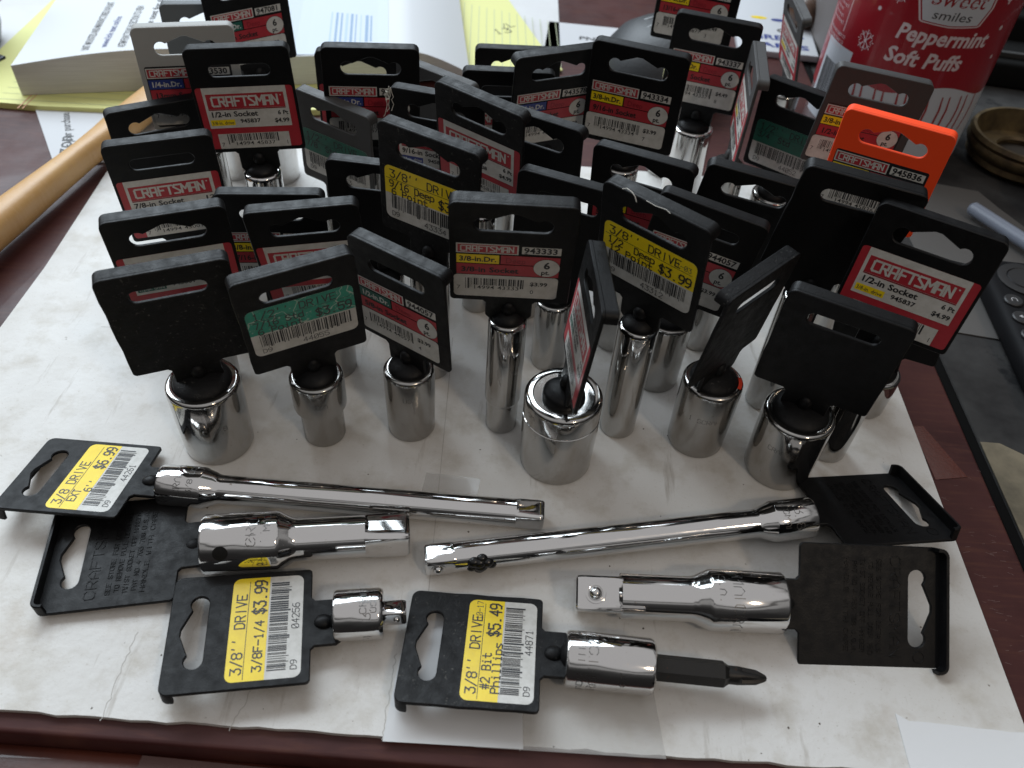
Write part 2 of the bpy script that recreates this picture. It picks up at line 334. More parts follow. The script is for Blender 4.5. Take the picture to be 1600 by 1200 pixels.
def lab_A(num, size, price, last, drv, W=45., bars='14994 ', pts='6', big=0, bg=False, pink=False):
    L = Lab(plane_fn); c = W/2; l, r = -c+2.6, c-5.0
    if bg: L.rrect(-c+2.2, 1.6, c-4, 31.2, 1, K_, 0)
    L.rect(l, 14.6, r, 20.1, R_, 1); t, dm, dk = DRV[drv]
    L.rect(l+16, 20.5, r, 25.0, R_, 1); L.rect(l, 20.5, l+15.4, 24.9, dm, 1)
    L.rect(l-.1, 25.6, l+22.2, 30.4, W_, 1); L.rect(l+.45, 26.1, l+21.65, 29.9, R_, 2); L.logo(l+1.5, 26.75, l+20.5, 29.3, W_, 3, .50)
    L.rect(l+23.4, 26.2, r, 29.8, W_, 1); L.text('9'+num[1:], l+24.1, 26.8, 2.6, K_, 2, 1, wid=r-l-25.2); L.rect(l+24.2, 26.35, l+25.6, 26.6, K_, 2)
    L.text(t, l+.9, 21.5, 2.4, dk, 2, 1, wid=13.6)
    L.text('Deep', l+17.6, 21.2, 2.6, R2_ if not pink else K2_, 2, 0, wid=7.5)
    L.text(size, l+1.6, 16.0, 2.5, K_, 2, 1, wid=21)
    L.ell(r-4.6, 19.5, 4.9, 4.6, K_, 2); L.ell(r-4.6, 19.5, 4.75, 4.45, W_, 3); L.text(pts, r-5.8 if len(pts) == 1 else r-7.2, 19.2, 3.3, K_, 4, 1); L.text('pt.', r-6.5, 16.2, 2.1, K_, 4, 1)
    L.rrect(l-1.1, 2.6, r+.2, 14.3, 1.6, W_, 1); L.bars(l+3.2, 7.6, l+25.6, 12.6, K_, 2, sum(map(ord, num))); L.rect(l+5.6, 6.6, l+23.6, 8.9, W_, 3)
    L.text(bars+num[1:], l+5.9, 6.8, 1.9, K_, 4, 0, wid=17.5); L.text('7', l-.1, 6.3, 2.0, K2_, 2); L.text(last, l+27.4, 5.2, 2.0, K2_, 2)
    L.text(price, l+27.2, 9.6, 1.9, K_, 2, 1, wid=6.6); return L
def lab_B(size, num, price, last, drv='3/8-in. drive', drc=Y_, pt='6 Pt', W=45.):
    L = Lab(plane_fn); c = W/2
    L.rrect(-c+1.2, 2.0, c-1.2, 31.6, 1.4, R_, 0); L.rect(-c+4.0, 12.3, c-4.2, 31.6, W_, 1)
    L.rect(-c+5.2, 21.6, c-5.6, 28.6, R_, 2); L.rect(-c+5.2, 21.0, c-5.6, 21.5, R2_, 2); L.logo(-c+7.4, 23.0, c-8.4, 27.2, W_, 3, .85)
    L.ell(c-7.0, 27.2, .35, .35, W_, 3)
    L.text(size, -c+5.4, 17.8, 2.4, K_, 2, 1, wid=21); L.text(pt, c-9.6, 17.9, 1.9, K_, 2, 1, wid=4.6)
    L.text(num, -c+18, 14.6, 1.8, K_, 2, 1, wid=9); L.text(price, c-11.6, 14.2, 1.9, K_, 2, 1, wid=6.6)
    if drv: L.rect(-c+4.8, 13.6, -c+15.6, 16.4, drc, 2); L.text(drv, -c+5.2, 14.1, 1.6, K2_ if drc == Y_ else W_, 3, 0, wid=9.8)
    L.rect(-c+6.4, 2.0, c-6.4, 9.4, W_, 1); L.bars(-c+10.5, 4.9, c-10.5, 9.2, K_, 2, sum(map(ord, num+size))); L.rect(-c+13.0, 4.0, c-13.0, 5.8, W_, 3)
    L.text('14994 '+num[1:], -c+13.3, 3.6, 1.8, K_, 4, 0, wid=18.5); L.text('7', -c+7.2, 3.2, 1.9, K2_, 2); L.text(last, c-8.4, 3.2, 1.9, K2_, 2)
    return L
def lab_C(lines, price, num, fill=Y_, z0=3., W=45., date='', ink=K_, fn=plane_fn, wd=40., xo=0., d9=True, lw=.48):
    L = Lab(fn); x0, x1 = -wd/2+xo, wd/2+xo; z1 = z0+24.5
    L.rrect(x0, z0, x1, z1, 2.6, W_, 0)
    L.poly(arc(x1-2.6, z1-2.6, 2.6, 0, 90, 5)+arc(x0+2.6, z1-2.6, 2.6, 90, 180, 5)+[(x0, z0+11.8), (x1, z0+11.8)], fill, 1)
    L.stroke(lines[0], x0+2.6, z1-5.0, 3.3, lw, ink, 2, cw=2.85); L.rect(x0+.6, z1-5.9, x1-1.5, z1-5.7, ink, 2)
    if date: L.stroke(date, x1-8.2, z1-4.9, 2.1, .22, K2_, 2, cw=1.6)
    L.stroke(lines[1], x0+2.2, z1-9.4, 2.9, lw, ink, 2, cw=2.35); l3 = z1-12.9 if lines[1] else z1-11.4
    if len(lines) > 2: L.stroke(lines[2], x0+3.2, l3, 2.8, lw, ink, 2, cw=2.45)
    L.stroke(price, x1-3.1*len(price)+.6, z1-11.6, 4.0, .62, ink, 3, cw=2.85)
    L.bars(x0+3, z0+5.0, x1-2.2, z0+11.2, K_, 2, sum(map(ord, num)))
    if d9: L.stroke('D9', x0+3.0, z0+1.5, 2.0, .24, ink, 2, cw=1.9)
    L.stroke(num, x0+wd*.46, z0+1.2, 2.4, .26, ink, 2, cw=2.1); return L
def back_print(W, Hp, seed):
    """raised moulding marks on the back of a tag"""
    L = Lab(back_fn); c = W/2; L.seg = lambda a, b, w, m, layer: L.raised(a, b, w*1.5, m, .2)
    def st(t, x, z, h, w, cw): L.stroke(t, x, z, h, w, 0, 0, cw=cw)
    s = (W-8)/9
    st("CRAFTSMAN", -c+4, Hp-19.5, 3.6, .3, s); L.k += 3
    for i, t in enumerate(("SEE STORE FOR DETAILS", "TO REMOVE PULL DOWN AND", "TWIST SOCKET OFF HANGER", "PAT NO 4 763 788 U.S.A.", "HANDLE WITH CARE")):
        st(t, -c+5+(i % 2), Hp-24.5-i*3.0, 1.5, .2, (W-11)/len(t))
    for i in range(14): L.seg((c-5+2*cos(i*.45), Hp-9+2*sin(i*.45)), (c-5+2*cos(i*.45+.45), Hp-9+2*sin(i*.45+.45)), .25, 0, 0)
    return L

# ---------------------------------------------------------------- sockets
def socket_geo(rt, rb, H, step=None, groove=False):
    p = [(rb-.9, 0), (rb-.25, .3), (rb, .9)]
    if step: zs = H*step; p += [(rb, zs-1.2), (rb+.15, zs-.4), (rt-.1, zs+.5), (rt, zs+1.1)]
    else: p += [(rb+(rt-rb)*.1, H*.12), (rt, H*.55)]
    if groove: zg = H*.74; p += [(rt, zg-.5), (rt-.35, zg-.3), (rt-.35, zg+.3), (rt, zg+.5)]
    p += [(rt, H-2.2)]+[(rt-1.7+1.7*cos(R(a)), H-1.7+1.7*sin(R(a))) for a in (20, 45, 70, 90)]
    fl = rt*.80 if rt < 13 else rt*.80
    p += [(fl, H-.02), (fl-.5, H-.6), (rt*.5, H-.9), (rt*.47, H-1.4), (rt*.47, H-6)]
    return lathe(p, 56)
def stamp_geo(t, r, z, h, a0, w=.28, cwd=None, vertical=False):
    """stamped characters that follow a cylinder of radius r; a0 = azimuth of the text centre"""
    cw = cwd or h*.9; tot = cw*len(t); x0 = -tot/2
    L = Lab(lambda x, zz, out: ((r-.03+out*.6)*cos(a0+x/r), (r-.03+out*.6)*sin(a0+x/r), zz))
    L.stroke(t, x0, z, h, w, 0, 0, cw=cw); return L.g

def pose_basis(yaw, lean, roll):
    yaw, lean, roll = R(yaw), R(lean), R(roll)
    u = Vector((cos(yaw), sin(yaw), 0)); n = Vector((sin(yaw), -cos(yaw), 0)); z = Vector((0, 0, 1))
    u2 = cos(roll)*u+sin(roll)*z; z2 = -sin(roll)*u+cos(roll)*z
    return u2, cos(lean)*z2-sin(lean)*n, cos(lean)*n+sin(lean)*z2
GROUP = "sockets standing on the white card with hang tags plugged into them"
def tagged_socket(pose, label, rt, rb=None, step=None, groove=False, lab=None, hole='euro', plastic=None, plug=.8, taghp=49, nick=0, stamp=None, body=None, sw=18.):
    x, y, H, yaw, lean, roll = pose; rb = rb or rt*.97
    u, z, n = pose_basis(yaw, lean, roll)
    M0 = T(x, y, 0, yaw); r = root("tagged_socket", label, "socket", M0, GROUP); inv = M0.inverted()
    b = socket_geo(rt, rb, H, step, groove).build("socket_body", body or CHROME, r, Matrix.Rotation(R(random.uniform(0, 360)), 4, 'Z'))
    if stamp:
        mark, zz, dx = stamp
        bi = b.matrix_basis.to_3x3(); ang = math.atan2(-y, -x)+dx-R(yaw)
        s = stamp_geo(mark, rt, H*zz, 2.2, ang, w=.2).build("stamped_mark", STAMP, r, smooth=0)
    o = Vector((x, y, H)); M = inv @ frame(o+z*10.5, u, -n, z)
    tg = tag_geo(hole=hole, plug=rt*plug, nick=nick, Hp=taghp, sw=sw).build("hang_tag", plastic or BLK, r, M)
    if lab: lab.g.build("label", LABS, tg, smooth=0)
    return r
def ball(r, p, s=(1, 1, 1)):
    bm = bmesh.new(); bmesh.ops.create_uvsphere(bm, u_segments=16, v_segments=10, radius=r); return frombm(bm).xf(Matrix.Translation(p) @ Matrix.Diagonal((*s, 1)))
POSE = {
'T1':(-151.8,432.7,57.6,37.1,1.3,1.0),
'T2':(-162.5,368.3,54.2,16.4,2.4,-0.3),
'T2b':(-175.5,431.1,40.2,14.1,-0.0,-0.7),
'T3':(-128.1,345.6,57.6,10.0,1.0,2.5),
'T4':(-176.9,353.6,24.1,31.7,-1.3,0.0),
'T5':(-156.8,310.8,31.7,20.2,-1.3,1.7),
'T6':(-134.5,256.2,35.9,21.7,-4.5,1.4),
'T7':(-122.7,223.7,36.7,22.5,-4.7,2.0),
'T8':(-79.5,232.8,36.2,28.1,-6.3,3.5),
'T9':(-42.9,240.9,36.2,-30.7,-4.2,0.5),
'T10':(-83.4,274.0,31.3,9.5,-4.1,5.0),
'T11':(-105.7,287.5,23.9,6.9,0.0,0.4),
'T12':(-96.2,365.0,27.9,-26.4,-2.8,-2.9),
'T13':(-77.9,370.8,51.6,9.2,-1.5,-0.9),
'T14':(-92.0,410.4,30.2,4.4,-0.0,-0.7),
'T15':(-50.3,379.8,38.2,-28.9,-0.0,-2.2),
'T16':(-42.9,345.1,43.9,-11.9,0.0,0.6),
'T17':(-21.2,327.1,57.5,-30.0,-7.7,-2.9),
'T18':(-38.5,277.3,62.2,-25.0,-1.4,-1.6),
'T19':(-64.9,309.7,28.0,-4.5,0.0,0.1),
'T20':(-3.7,246.4,62.3,2.2,-9.4,0.3),
'T21':(-9.9,422.7,33.2,3.7,-0.0,0.3),
'T22':(-12.9,383.6,39.1,4.3,-0.0,0.1),
'T23':(8.1,377.5,55.7,25.5,-5.9,0.2),
'T24':(46.0,370.2,61.4,-15.4,-1.5,-0.6),
'T25':(3.5,326.1,46.2,-28.8,0.0,1.8),
'T26':(16.0,289.3,38.4,-19.1,2.0,-0.4),
'T27':(49.1,308.0,42.1,-25.0,0.0,2.2),
'T28':(85.0,474.1,70.9,-15.0,-0.0,-0.7),
'T29':(90.7,436.1,51.1,-14.1,-0.0,-1.0),
'T30':(107.0,404.6,46.3,-95.2,0.0,-2.4),
'T31':(163.6,527.0,33.8,-86.1,-11.9,-5.4),
'T32':(136.8,405.0,31.4,-36.9,0.4,1.0),
'T33':(156.7,376.4,55.0,-9.5,0.8,-3.8),
'T34':(150.5,321.8,59.5,-24.8,0.0,-0.0),
'T35':(117.8,273.9,64.0,-11.6,-5.9,-5.4),
'T36':(141.9,245.9,58.9,-25.1,6.9,-2.0),
'T37':(117.8,234.1,35.2,-22.5,-5.2,-1.8),
'T38':(83.3,246.5,37.9,46.1,-7.1,0.6),
'T39':(21.0,228.7,40.2,-84.7,5.5,1.4),
'T40':(48.5,249.8,61.6,-37.4,-7.0,-0.7),
'T41':(67.7,283.0,38.1,-17.8,-0.0,-6.9),
'T42':(90.7,312.3,39.5,-9.9,-5.3,-6.4),
'T43':(164.4,277.1,22.1,-29.7,0.9,7.7),
}
# ---------------------------------------------------------------- table, card and things around
WOOD = mat("mahogany", (.070, .022, .020), .42, var=(.042, .012, .012), vs=22, coat=.06, rvar=.15, rvs=60, bump=.15, bs=300)
mixover(WOOD, (.12, .06, .05), 900, .68, .80); mixover(WOOD, (.085, .03, .022), 40, .5, .7, stretch=(1, 9, 1))
WOODE = mat("mahogany_edge", (.10, .026, .016), .38, var=(.035, .009, .007), vs=30, coat=.3, bump=.3, bs=400)
CARD = mat("white_card", (.66, .65, .63), .48, var=(.585, .565, .53), vs=11, bump=.7, bs=330, rvar=.2, rvs=30)
mixover(CARD, (.50, .47, .42), 55, .50, .72); mixover(CARD, (.44, .40, .34), 900, .60, .76); mixover(CARD, (.42, .36, .29), 13, .60, .78); mixover(CARD, (.17, .14, .11), 210, .69, .75)
mixover(CARD, (.40, .37, .33), 120, .62, .74, stretch=(1, .12, 1))
PAPER = mat("white_paper", (.62, .625, .63), .5, bump=.3, bs=120, var=(.56, .56, .56), vs=14)
TAPE = mat("glossy_white_tape", (.80, .81, .82), .10, coat=.8, bump=.9, bs=70, alpha=.85)
CTAPE = mat("dull_tape", (.66, .65, .63), .15, coat=.3, bump=.3, bs=120, alpha=.22)
SCUFF = mat("tape_residue", (.105, .055, .05), .6, bump=.5, bs=700)
GTAPE = mat("shiny_brown_tape", (.09, .016, .008), .16, coat=.8, bump=.8, bs=420)
def poly_sheet(name, pts, z0, th, m, parent=None, M=None, **k):
    a = sum(pts[i][0]*pts[(i+1) % len(pts)][1]-pts[(i+1) % len(pts)][0]*pts[i][1] for i in range(len(pts)))
    return prism(pts if a > 0 else list(reversed(pts)), z0, z0+th).build(name, m, parent, M, smooth=0)
# table: a top with a moulded front edge
tb = box(-700, 98, -27, 212, 1200, -2.4, 1.6).build("table_top", WOOD, smooth=30); tag(tb, kind="structure")
ed = box(-700, 78, -60, 214, 98.5, -11, 3).build("table_edge_moulding", WOODE, tb, smooth=30)
box(-700, 40, -120, 214, 79, -34, 3).build("drawer_rail", WOODE, tb, smooth=30)
cn = box(218.5, -200, -60, 900, 1200, -5.0, 2).build("side_counter", None or mat("stone_counter", (.05, .049, .048), .85, var=(.022, .021, .021), vs=24, bump=1.0, bs=130), smooth=30); tag(cn, kind="structure")
box(212.6, -200, -60, 218.2, 1200, -4.2, 1.5).build("gap_shade_strip", mat("gap_shade_black", (.003, .003, .003), .9), cn, smooth=30)  # black strip stands in for the deep shade of the gap beside the table
TAN = mat("tan_panel", (.20, .17, .12), .7, var=(.10, .088, .065), vs=40, bump=.5, bs=200); mixover(TAN, (.12, .11, .09), 60, .58, .7)
poly_sheet("tan_panel", [(219, -100), (700, -100), (700, 150)]+[(300-i*9, 238+(i % 3)*4+i*2.0) for i in range(9)]+[(219, 262)], -4.9, .5, TAN, cn); mixover(cn.data.materials[0], (.015, .015, .016), 22, .56, .62)
# card
rnd = random.Random(4)
front = [(-300, 101.5)]+[(x, 102.5+rnd.uniform(-.5, .5)+(1.5 if -7 < x < 3 else 0)+(x+300)*.010) for x in range(-290, 184, 6)]
cpts = front+[(185.5, 107), (186.5, 250), (186.5, 470), (-235, 470), (-244, 440), (-245, 425), (-251, 424), (-246, 330), (-246, 270), (-300, 268)]
card = poly_sheet("white_card", cpts, -1.9, 1.9, CARD); tag(card, "large stained white card the sockets stand on", "card")
poly_sheet("paper_patch", [(-33, 103.5), (13, 104.5), (10, 150), (3, 151), (-1, 147), (-31, 148)], .1, .15, PAPER, card)
poly_sheet("clear_tape", [(-34, 200), (-11, 199), (-10, 214), (-33, 215)], .1, .08, CTAPE, card)
poly_sheet("clear_tape", [(-3, 104), (60, 105), (57, 130), (16, 131)], .1, .08, CTAPE, card)
poly_sheet("glossy_tape", [(141, 103), (200, 104), (196, 122)]+[(196-i*5.6+rnd.uniform(-.6, .6), 122.3+i*.25+rnd.uniform(-.5, .5)) for i in range(1, 10)]+[(141, 126.5)], .1, .25, TAPE, card)
def crease(pts, wd=.35, name="crease", z=.06, m=None):
    g = Geo()
    for (x0, y0), (x1, y1) in zip(pts, pts[1:]):
        d = Vector((x1-x0, y1-y0)).normalized(); n = Vector((-d.y, d.x))*wd/2
        g.add([(x0-n.x, y0-n.y, z), (x1-n.x, y1-n.y, z), (x1+n.x, y1+n.y, z), (x0+n.x, y0+n.y, z)], [(0, 1, 2, 3)])
    return g.build(name, m or mat("crease_grey", (.16, .14, .12), .7), card, smooth=0)
CRS = mat("crease_line", (.42, .40, .37), .7)
crease([(-31, 300), (-29.5, 270), (-28, 235), (-26.8, 205), (-25, 160), (-21.5, 105)], .28, m=CRS)
crease([(-125+rnd.uniform(-.5, .5), 103+i*1.5) for i in range(22)], .22, m=CRS); crease([(-83+rnd.uniform(-.6, .6)+i*.35, 103+i*1.4) for i in range(18)], .22, m=CRS)
crease([(12, 104), (11+1, 130), (14, 136)], .2, m=CRS); crease([(-33.4+rnd.uniform(-.5, .5), 104+i*1.2) for i in range(26)], .25, m=CRS)
crease([(-250, 424), (-238, 408), (-225, 404), (-205, 400)], .6, m=CRS); crease([(-150, 280), (-170, 290), (-200, 288)], .25, m=CRS)
STN = mat("brown_stain", (.44, .36, .27), .6); 
for i, (x, y, rx, ry) in enumerate([(-128, 168, 9, 9), (-144, 176, 8, 8), (-85, 116, 6, 3), (-62, 112, 3, 2), (60, 145, 7, 3)]):
    pass
for i in range(70):     # specks
    x, y = rnd.uniform(-140, 180), rnd.uniform(106, 250); s = rnd.uniform(.12, .5)
    if i == 0: sg = Geo()
    sg.add([(x+s*cos(a)*rnd.uniform(.5, 1.3), y+s*sin(a)*rnd.uniform(.5, 1.2), .055) for a in (0, 1, 2, 3, 4, 5)], [(0, 1, 2, 3, 4, 5)])
tag(sg.build("dirt_specks", mat("dirt", (.09, .07, .055), .9), card, smooth=0), kind="stuff")
# tape stuck on the bare table right of the card
tag(poly_sheet("table_tape", [(187.3, 266), (193, 267), (204, 238), (189, 235)], -2.3, .2, GTAPE), "shiny brown piece of tape stuck on the table right of the white card", "tape")
tag(poly_sheet("table_tape", [(-113, 82), (-58, 82), (-62, 96), (-112, 97)], -10.8, .15, SCUFF), "dull tape residue stuck on the table's front edge", "tape")

# hammer handle
HW = mat("ash_wood", (.58, .35, .14), .42, var=(.45, .24, .08), vs=18, bump=.3, bs=500); mixover(HW, (.55, .33, .15), 60, .45, .7, stretch=(9, 1, 9)); mixover(HW, (.12, .07, .04), 75, .66, .78)
P0 = Vector((-279, 322, 12)); P1 = Vector((-243, 518, 9)); dz = (P1-P0); Lh = dz.length; az = dz.normalized(); ax = Vector((0, 0, 1)).cross(az).normalized(); ay = az.cross(ax)
g = Geo(); n = 32; prof = [(-80, 19, 13), (-20, 17.5, 12.5), (30, 15.5, 12), (75, 12, 11), (100, 11, 10.5), (122, 13, 10.5), (140, 17, 10), (165, 18, 9.5), (190, 18, 9.5), (230, 17, 9.5)]
vs = []; fs = []
for z, a, b in prof:
    for i in range(n):
        t = 2*pi*i/n; q = 1/((abs(cos(t))**2.6+abs(sin(t))**2.6)**(1/2.6)); vs.append((a*q*cos(t)*.60, b*q*sin(t)*.78, z))
for k in range(len(prof)-1):
    for i in range(n): fs.append((k*n+i, k*n+(i+1) % n, (k+1)*n+(i+1) % n, (k+1)*n+i))
fs += [tuple(reversed(range(n))), tuple(range((len(prof)-1)*n, len(prof)*n))]; g.add(vs, fs)
tag(g.build("wooden_handle", HW, None, frame(P0, ax, ay, az), smooth=60), "pale wooden tool handle lying at the left edge", "tool handle")

# papers at the back left
def flat_fn(z): return lambda x, y, out: (x, y, z+out*.4)
GP = mat("envelope_paper", (.52, .53, .55), .6)
env = root("printed_envelope", "white printed envelope beside the wooden handle, under the yellow pad", "envelope", T(-285, 470, -2.2))
poly_sheet("envelope_sheet", [(-60, 50), (1, -45), (45, -30), (45, 60)], 0, 1.0, GP, env)
L = Lab(flat_fn(1.1)); L.text("amazon", 11, -52, 9.5, K_, 1, 0, wid=46, rot=R(108)); L.text("for your purchase", 4, -26, 5.2, K_, 1, 0, wid=50, rot=R(116)); L.g.build("print", LABS, env, smooth=0)
YP = mat("yellow_pad_paper", (.66, .66, .26), .6, bump=.1, bs=200); YL = mat("pad_rule_line", (.42, .46, .30), .6); YR = mat("pad_red_line", (.62, .30, .18), .6)
pad = root("legal_pad", "yellow ruled legal pad under the thick white book", "note pad", T(-215, 585, -2.3, 2))
pg = [(-170, -84), (-146, -90), (-110, -92), (-60, -90), (40, -80), (125, -62), (125, 80), (-170, 80)]
poly_sheet("pad_sheets", pg, 0, 4.0, YP, pad)
g = Geo()
for i in range(22): y = -86+i*8; g.add([(-140, y, 4.15), (62, y, 4.15), (62, y+.35, 4.15), (-140, y+.35, 4.15)], [(0, 1, 2, 3)])
g.build("ruled_lines", YL, pad, smooth=0)
g = Geo(); g.add([(-122, -97, 4.2), (-121.3, -97, 4.2), (-110, 90, 4.2), (-110.7, 90, 4.2)], [(0, 1, 2, 3)]); g.add([(-119, -97, 4.2), (-118.4, -97, 4.2), (-107, 90, 4.2), (-107.7, 90, 4.2)], [(0, 1, 2, 3)]); g.build("margin_lines", YR, pad, smooth=0)
# thick white book with curved pages
BKP = mat("book_page", (.64, .66, .68), .55, bump=.05, bs=100); BKE = mat("page_edges", (.60, .60, .585), .7, bump=.2, bs=300)
mixover(BKE, (.50, .50, .485), 30, .4, .6, stretch=(1, 1, 60))
bk = root("thick_book", "thick white book with curved printed pages at the back left", "book", T(-217, 638, 2, 13.5))
W2, D2 = 150, 105; n = 30; top = []
for i in range(n+1):
    x = -W2+2*W2*i/n; t = i/n; h = 20+8*sin(pi*min(t/.6, 1))*(1 if t < .6 else 1)+(0 if t < .6 else 0)
    if t > .80: h = 21*(1-((t-.80)/.20)**1.8)+3
    top.append((x, h))
g = Geo(); vs = []; fs = []
for x, h in top: vs += [(x, -D2+(x+W2)*.02, 0), (x, -D2+(x+W2)*.02, h), (x+16, D2, h+2), (x+16, D2, 0)]
for i in range(n): a = 4*i; fs += [(a+1, a+5, a+6, a+2)]
g.add(vs, fs, 0); fs = []
for i in range(n): a = 4*i; fs += [(a, a+4, a+5, a+1), (a+3, a+2, a+6, a+7)]
fs += [(0, 1, 2, 3), (4*n, 4*n+3, 4*n+2, 4*n+1)]; g.add(vs, fs, 1)
g.build("page_block", [BKP, BKE], bk, smooth=40)
def topz(x):
    for (x0, h0), (x1, h1) in zip(top, top[1:]):
        if x0 <= x <= x1: return h0+(h1-h0)*(x-x0)/(x1-x0)
    return 20
L = Lab(lambda x, y, out: (x+(y+D2)*.076, y, topz(x)+.25+(y+D2)*.0096+out)); r_ = random.Random(3)
def pr(t, x, y, h, m, wid): L.text(t, x, y, h, m, 1, 0, wid=wid, rot=pi/2)
pr("UNIT MOUNTED AND MANUFACTURED IN PLANT", -103, -98, 5.0, K2_, 78); pr("www.link text online", -92, -96, 4.6, B_, 48); pr("ASTM FUNCTIONS IN SECTION TO VIEW", -80, -98, 5.0, K2_, 66); pr("the text for the opening of mailing address", -69, -70, 4.6, K2_, 150)
PB = mat("pale_blue_print", (.42, .54, .68), .6); PB2 = mat("blue_print", (.25, .36, .52), .6)
L.g.build("print", LABS, bk, smooth=0)
L = Lab(lambda x, y, out: (x+(y+D2)*.076, y, topz(x)+.25+(y+D2)*.0096+out)); L.maxseg = 8
for i in range(9):
    wd = 1.2+r_.random()*3; L.rect(50+i*3.6, -86+i*.6, 50+i*3.6+wd*.6, -30-i*1, 1 if i % 3 else 0, 2)
L.rect(-20, -100, 92, 60, 2, 0)
for i in range(5): L.rect(-14+i*5, -90, -13.4+i*5, 10, 0, 2)
L.g.build("barcode_print", [PB, PB2, mat("page_tint", (.56, .63, .70), .55)], bk, smooth=0)
# second yellow pad, loose papers behind
yp2 = root("ruled_sheet", "yellow ruled sheet with a pencilled note behind the middle tags", "paper", T(-22, 655, -1.0, 4))
poly_sheet("sheet", [(-60, -70), (38, -52), (26, -20), (-2, 80), (-52, 84), (-70, 20)], 0, 1.2, YP, yp2)
L = Lab(flat_fn(1.25))
for i in range(16): L.rect(-58+i*6.3, -66+i*1.2, -57.5+i*6.3, 74-i*2.6, 0, 0)
L.g.build("ruled_lines", YL, yp2, smooth=0)
L = Lab(flat_fn(1.5)); L.stroke("13", -12, 6, 8, .6, K2_, 1, cw=8, rot=.4); L.stroke("/L", -6, 18, 7, .6, K2_, 1, cw=6, rot=.5); L.g.build("pencil_note", LABS, yp2, smooth=0)
ws = poly_sheet("blank_sheet", [(-95, 640), (12, 632), (17, 652), (11, 820), (-120, 800)], -2.2, .8, PAPER); tag(ws, "white sheet behind the yellow ruled sheet", "paper")
fl = root("white_flyer", "white printed flyer between the yellow sheet and the ribbed dark object", "paper", T(40, 672, -2.2, -3))
box(-34, -26, 0, 40, 24, .8).build("sheet", GP, fl); L = Lab(flat_fn(.9)); L.text("PNY", -8, -6, 6, K2_, 1, 1, wid=20); L.g.build("print", LABS, fl, smooth=0)
# ribbed dark dome
DG = mat("dark_rubber", (.03, .032, .035), .5, bump=.5, bs=500)
dm = root("ribbed_cap", "dark grey ribbed rubber object behind tag 943334", "rubber cap", T(92, 588, -2.4, 20))
g = lathe([(44, 0), (47, 6), (46.5, 20), (43, 32), (36, 41), (25, 47.5), (12, 50), (.5, 50.5)], 56, True, True); g.build("cap_shell", DG, dm, smooth=60)
DG2 = mat("rubber_rib", (.09, .095, .10), .4, bump=.2)
for i in range(5):
    yy = -26+i*13; R_e = 50; pts = []
    for k in range(9):
        xx = -27+k*6.75; rr_ = math.hypot(xx, yy)
        hz = 50.5-(rr_/47)**2.6*32; pts.append((xx, yy, hz-1.2))
    tube(pts, [1.2, 2.4, 3, 3, 3, 3, 3, 2.4, 1.2], 10).build("rib", DG2, dm, smooth=60)
# box of cards with blue print
cb = root("printed_card", "white card printed with blue letters behind tag 943337", "card", T(196, 700, -2.4, -4))
box(-34, -38, 0, 30, 90, 5, .5).build("card_stock", GP, cb); L = Lab(flat_fn(5.1)); L.text("GREAT", -22, -14, 9, B_, 1, 1, wid=44); L.text("PARTS", -24, -29, 8, B_, 1, 1, wid=48); L.ell(6, 6, 5, 4, K2_, 1); L.ell(6, 6, 3, 2, W_, 2); L.ell(-12, 30, 7, 3, Y_, 1); L.ell(4, 28, 6, 3, B_, 1); L.ell(18, 26, 6, 3, R_, 1); L.g.build("print", LABS, cb, smooth=0)
BR = mat("brown_glass", (.09, .045, .025), .3, var=(.03, .016, .01), vs=80, bump=.6, bs=60)
tag(ball(16, (222, 730, 12), (1, 1.5, .9)).build("brown_lump", BR, smooth=60), "small glossy brown lump beside the blue printed card", "ornament")
CLB = mat("smoky_plastic", (.17, .155, .15), .25, rvar=.3, rvs=20, bump=.3, bs=30)
tag(box(226, 640, -2.4, 262, 830, 62, 6).xf(Matrix.Identity(4)).build("smoky_case", CLB, smooth=40), "smoky grey plastic case left of the red candy tub", "plastic case")
# candy tub
RP = mat("tub_red", (.27, .008, .016), .3, coat=.3, rvar=.1, rvs=30); TUBW = mat("tub_white", (.50, .52, .56), .35); STR = mat("stripe_red", (.30, .03, .03), .35); TP = mat("tub_pale_print", (.60, .50, .52), .4)
CLP = mat("clear_tub_plastic", (.20, .16, .165), .2, coat=.4)
tub = root("candy_tub", "red peppermint candy tub with snowflakes at the back right", "candy tub", T(241, 548, -4.8))
Rt = 52
lathe([(42, 0), (49, 2), (Rt-.6, 7), (Rt-.6, 30), (Rt-.6, 170), (47, 176), (47, 184)], 72).build("tub_body", CLP, tub)
face = math.atan2(-548, -252)   # azimuth facing the camera
L = Lab(lambda x, z, out: ((Rt+.1+out*.5)*cos(face+x/Rt), (Rt+.1+out*.5)*sin(face+x/Rt), z)); L.maxseg = 4
def strip(lo, hi, x0, x1, m, layer, st=3.0):
    n = math.ceil((x1-x0)/st); pts = []; fs = []
    for i in range(n+1): x = x0+(x1-x0)*i/n; pts += [(x, lo(x)), (x, hi(x))]
    for i in range(n): fs.append((2*i, 2*i+2, 2*i+3, 2*i+1))
    L.poly(pts, m, layer, fs)
_fn = L.fn; L.fn = lambda x, z, out: _fn(x*.9+5, z+5, out)
strip(lambda x: 3, lambda x: 63, -40, 82, 1, 0)
wave = lambda x: 53+4.0*sin((x-8)/13)
strip(lambda x: wave(x) if x > -42 else 30, lambda x: 168, -150, 150, 0, 1)
for i in range(13):
    x = -34+i*7.6; k = (-1) ** i
    L.poly([(x, 26), (x+1.6, 26), (x+4+k, 34), (x+4.6+k, 42), (x+3+k, 51), (x+2+k, 51), (x+3.0+k, 42), (x+2.4+k, 34)], 2, 3)
strip(lambda x: 14, lambda x: 64, -72, -40, 1, 2)
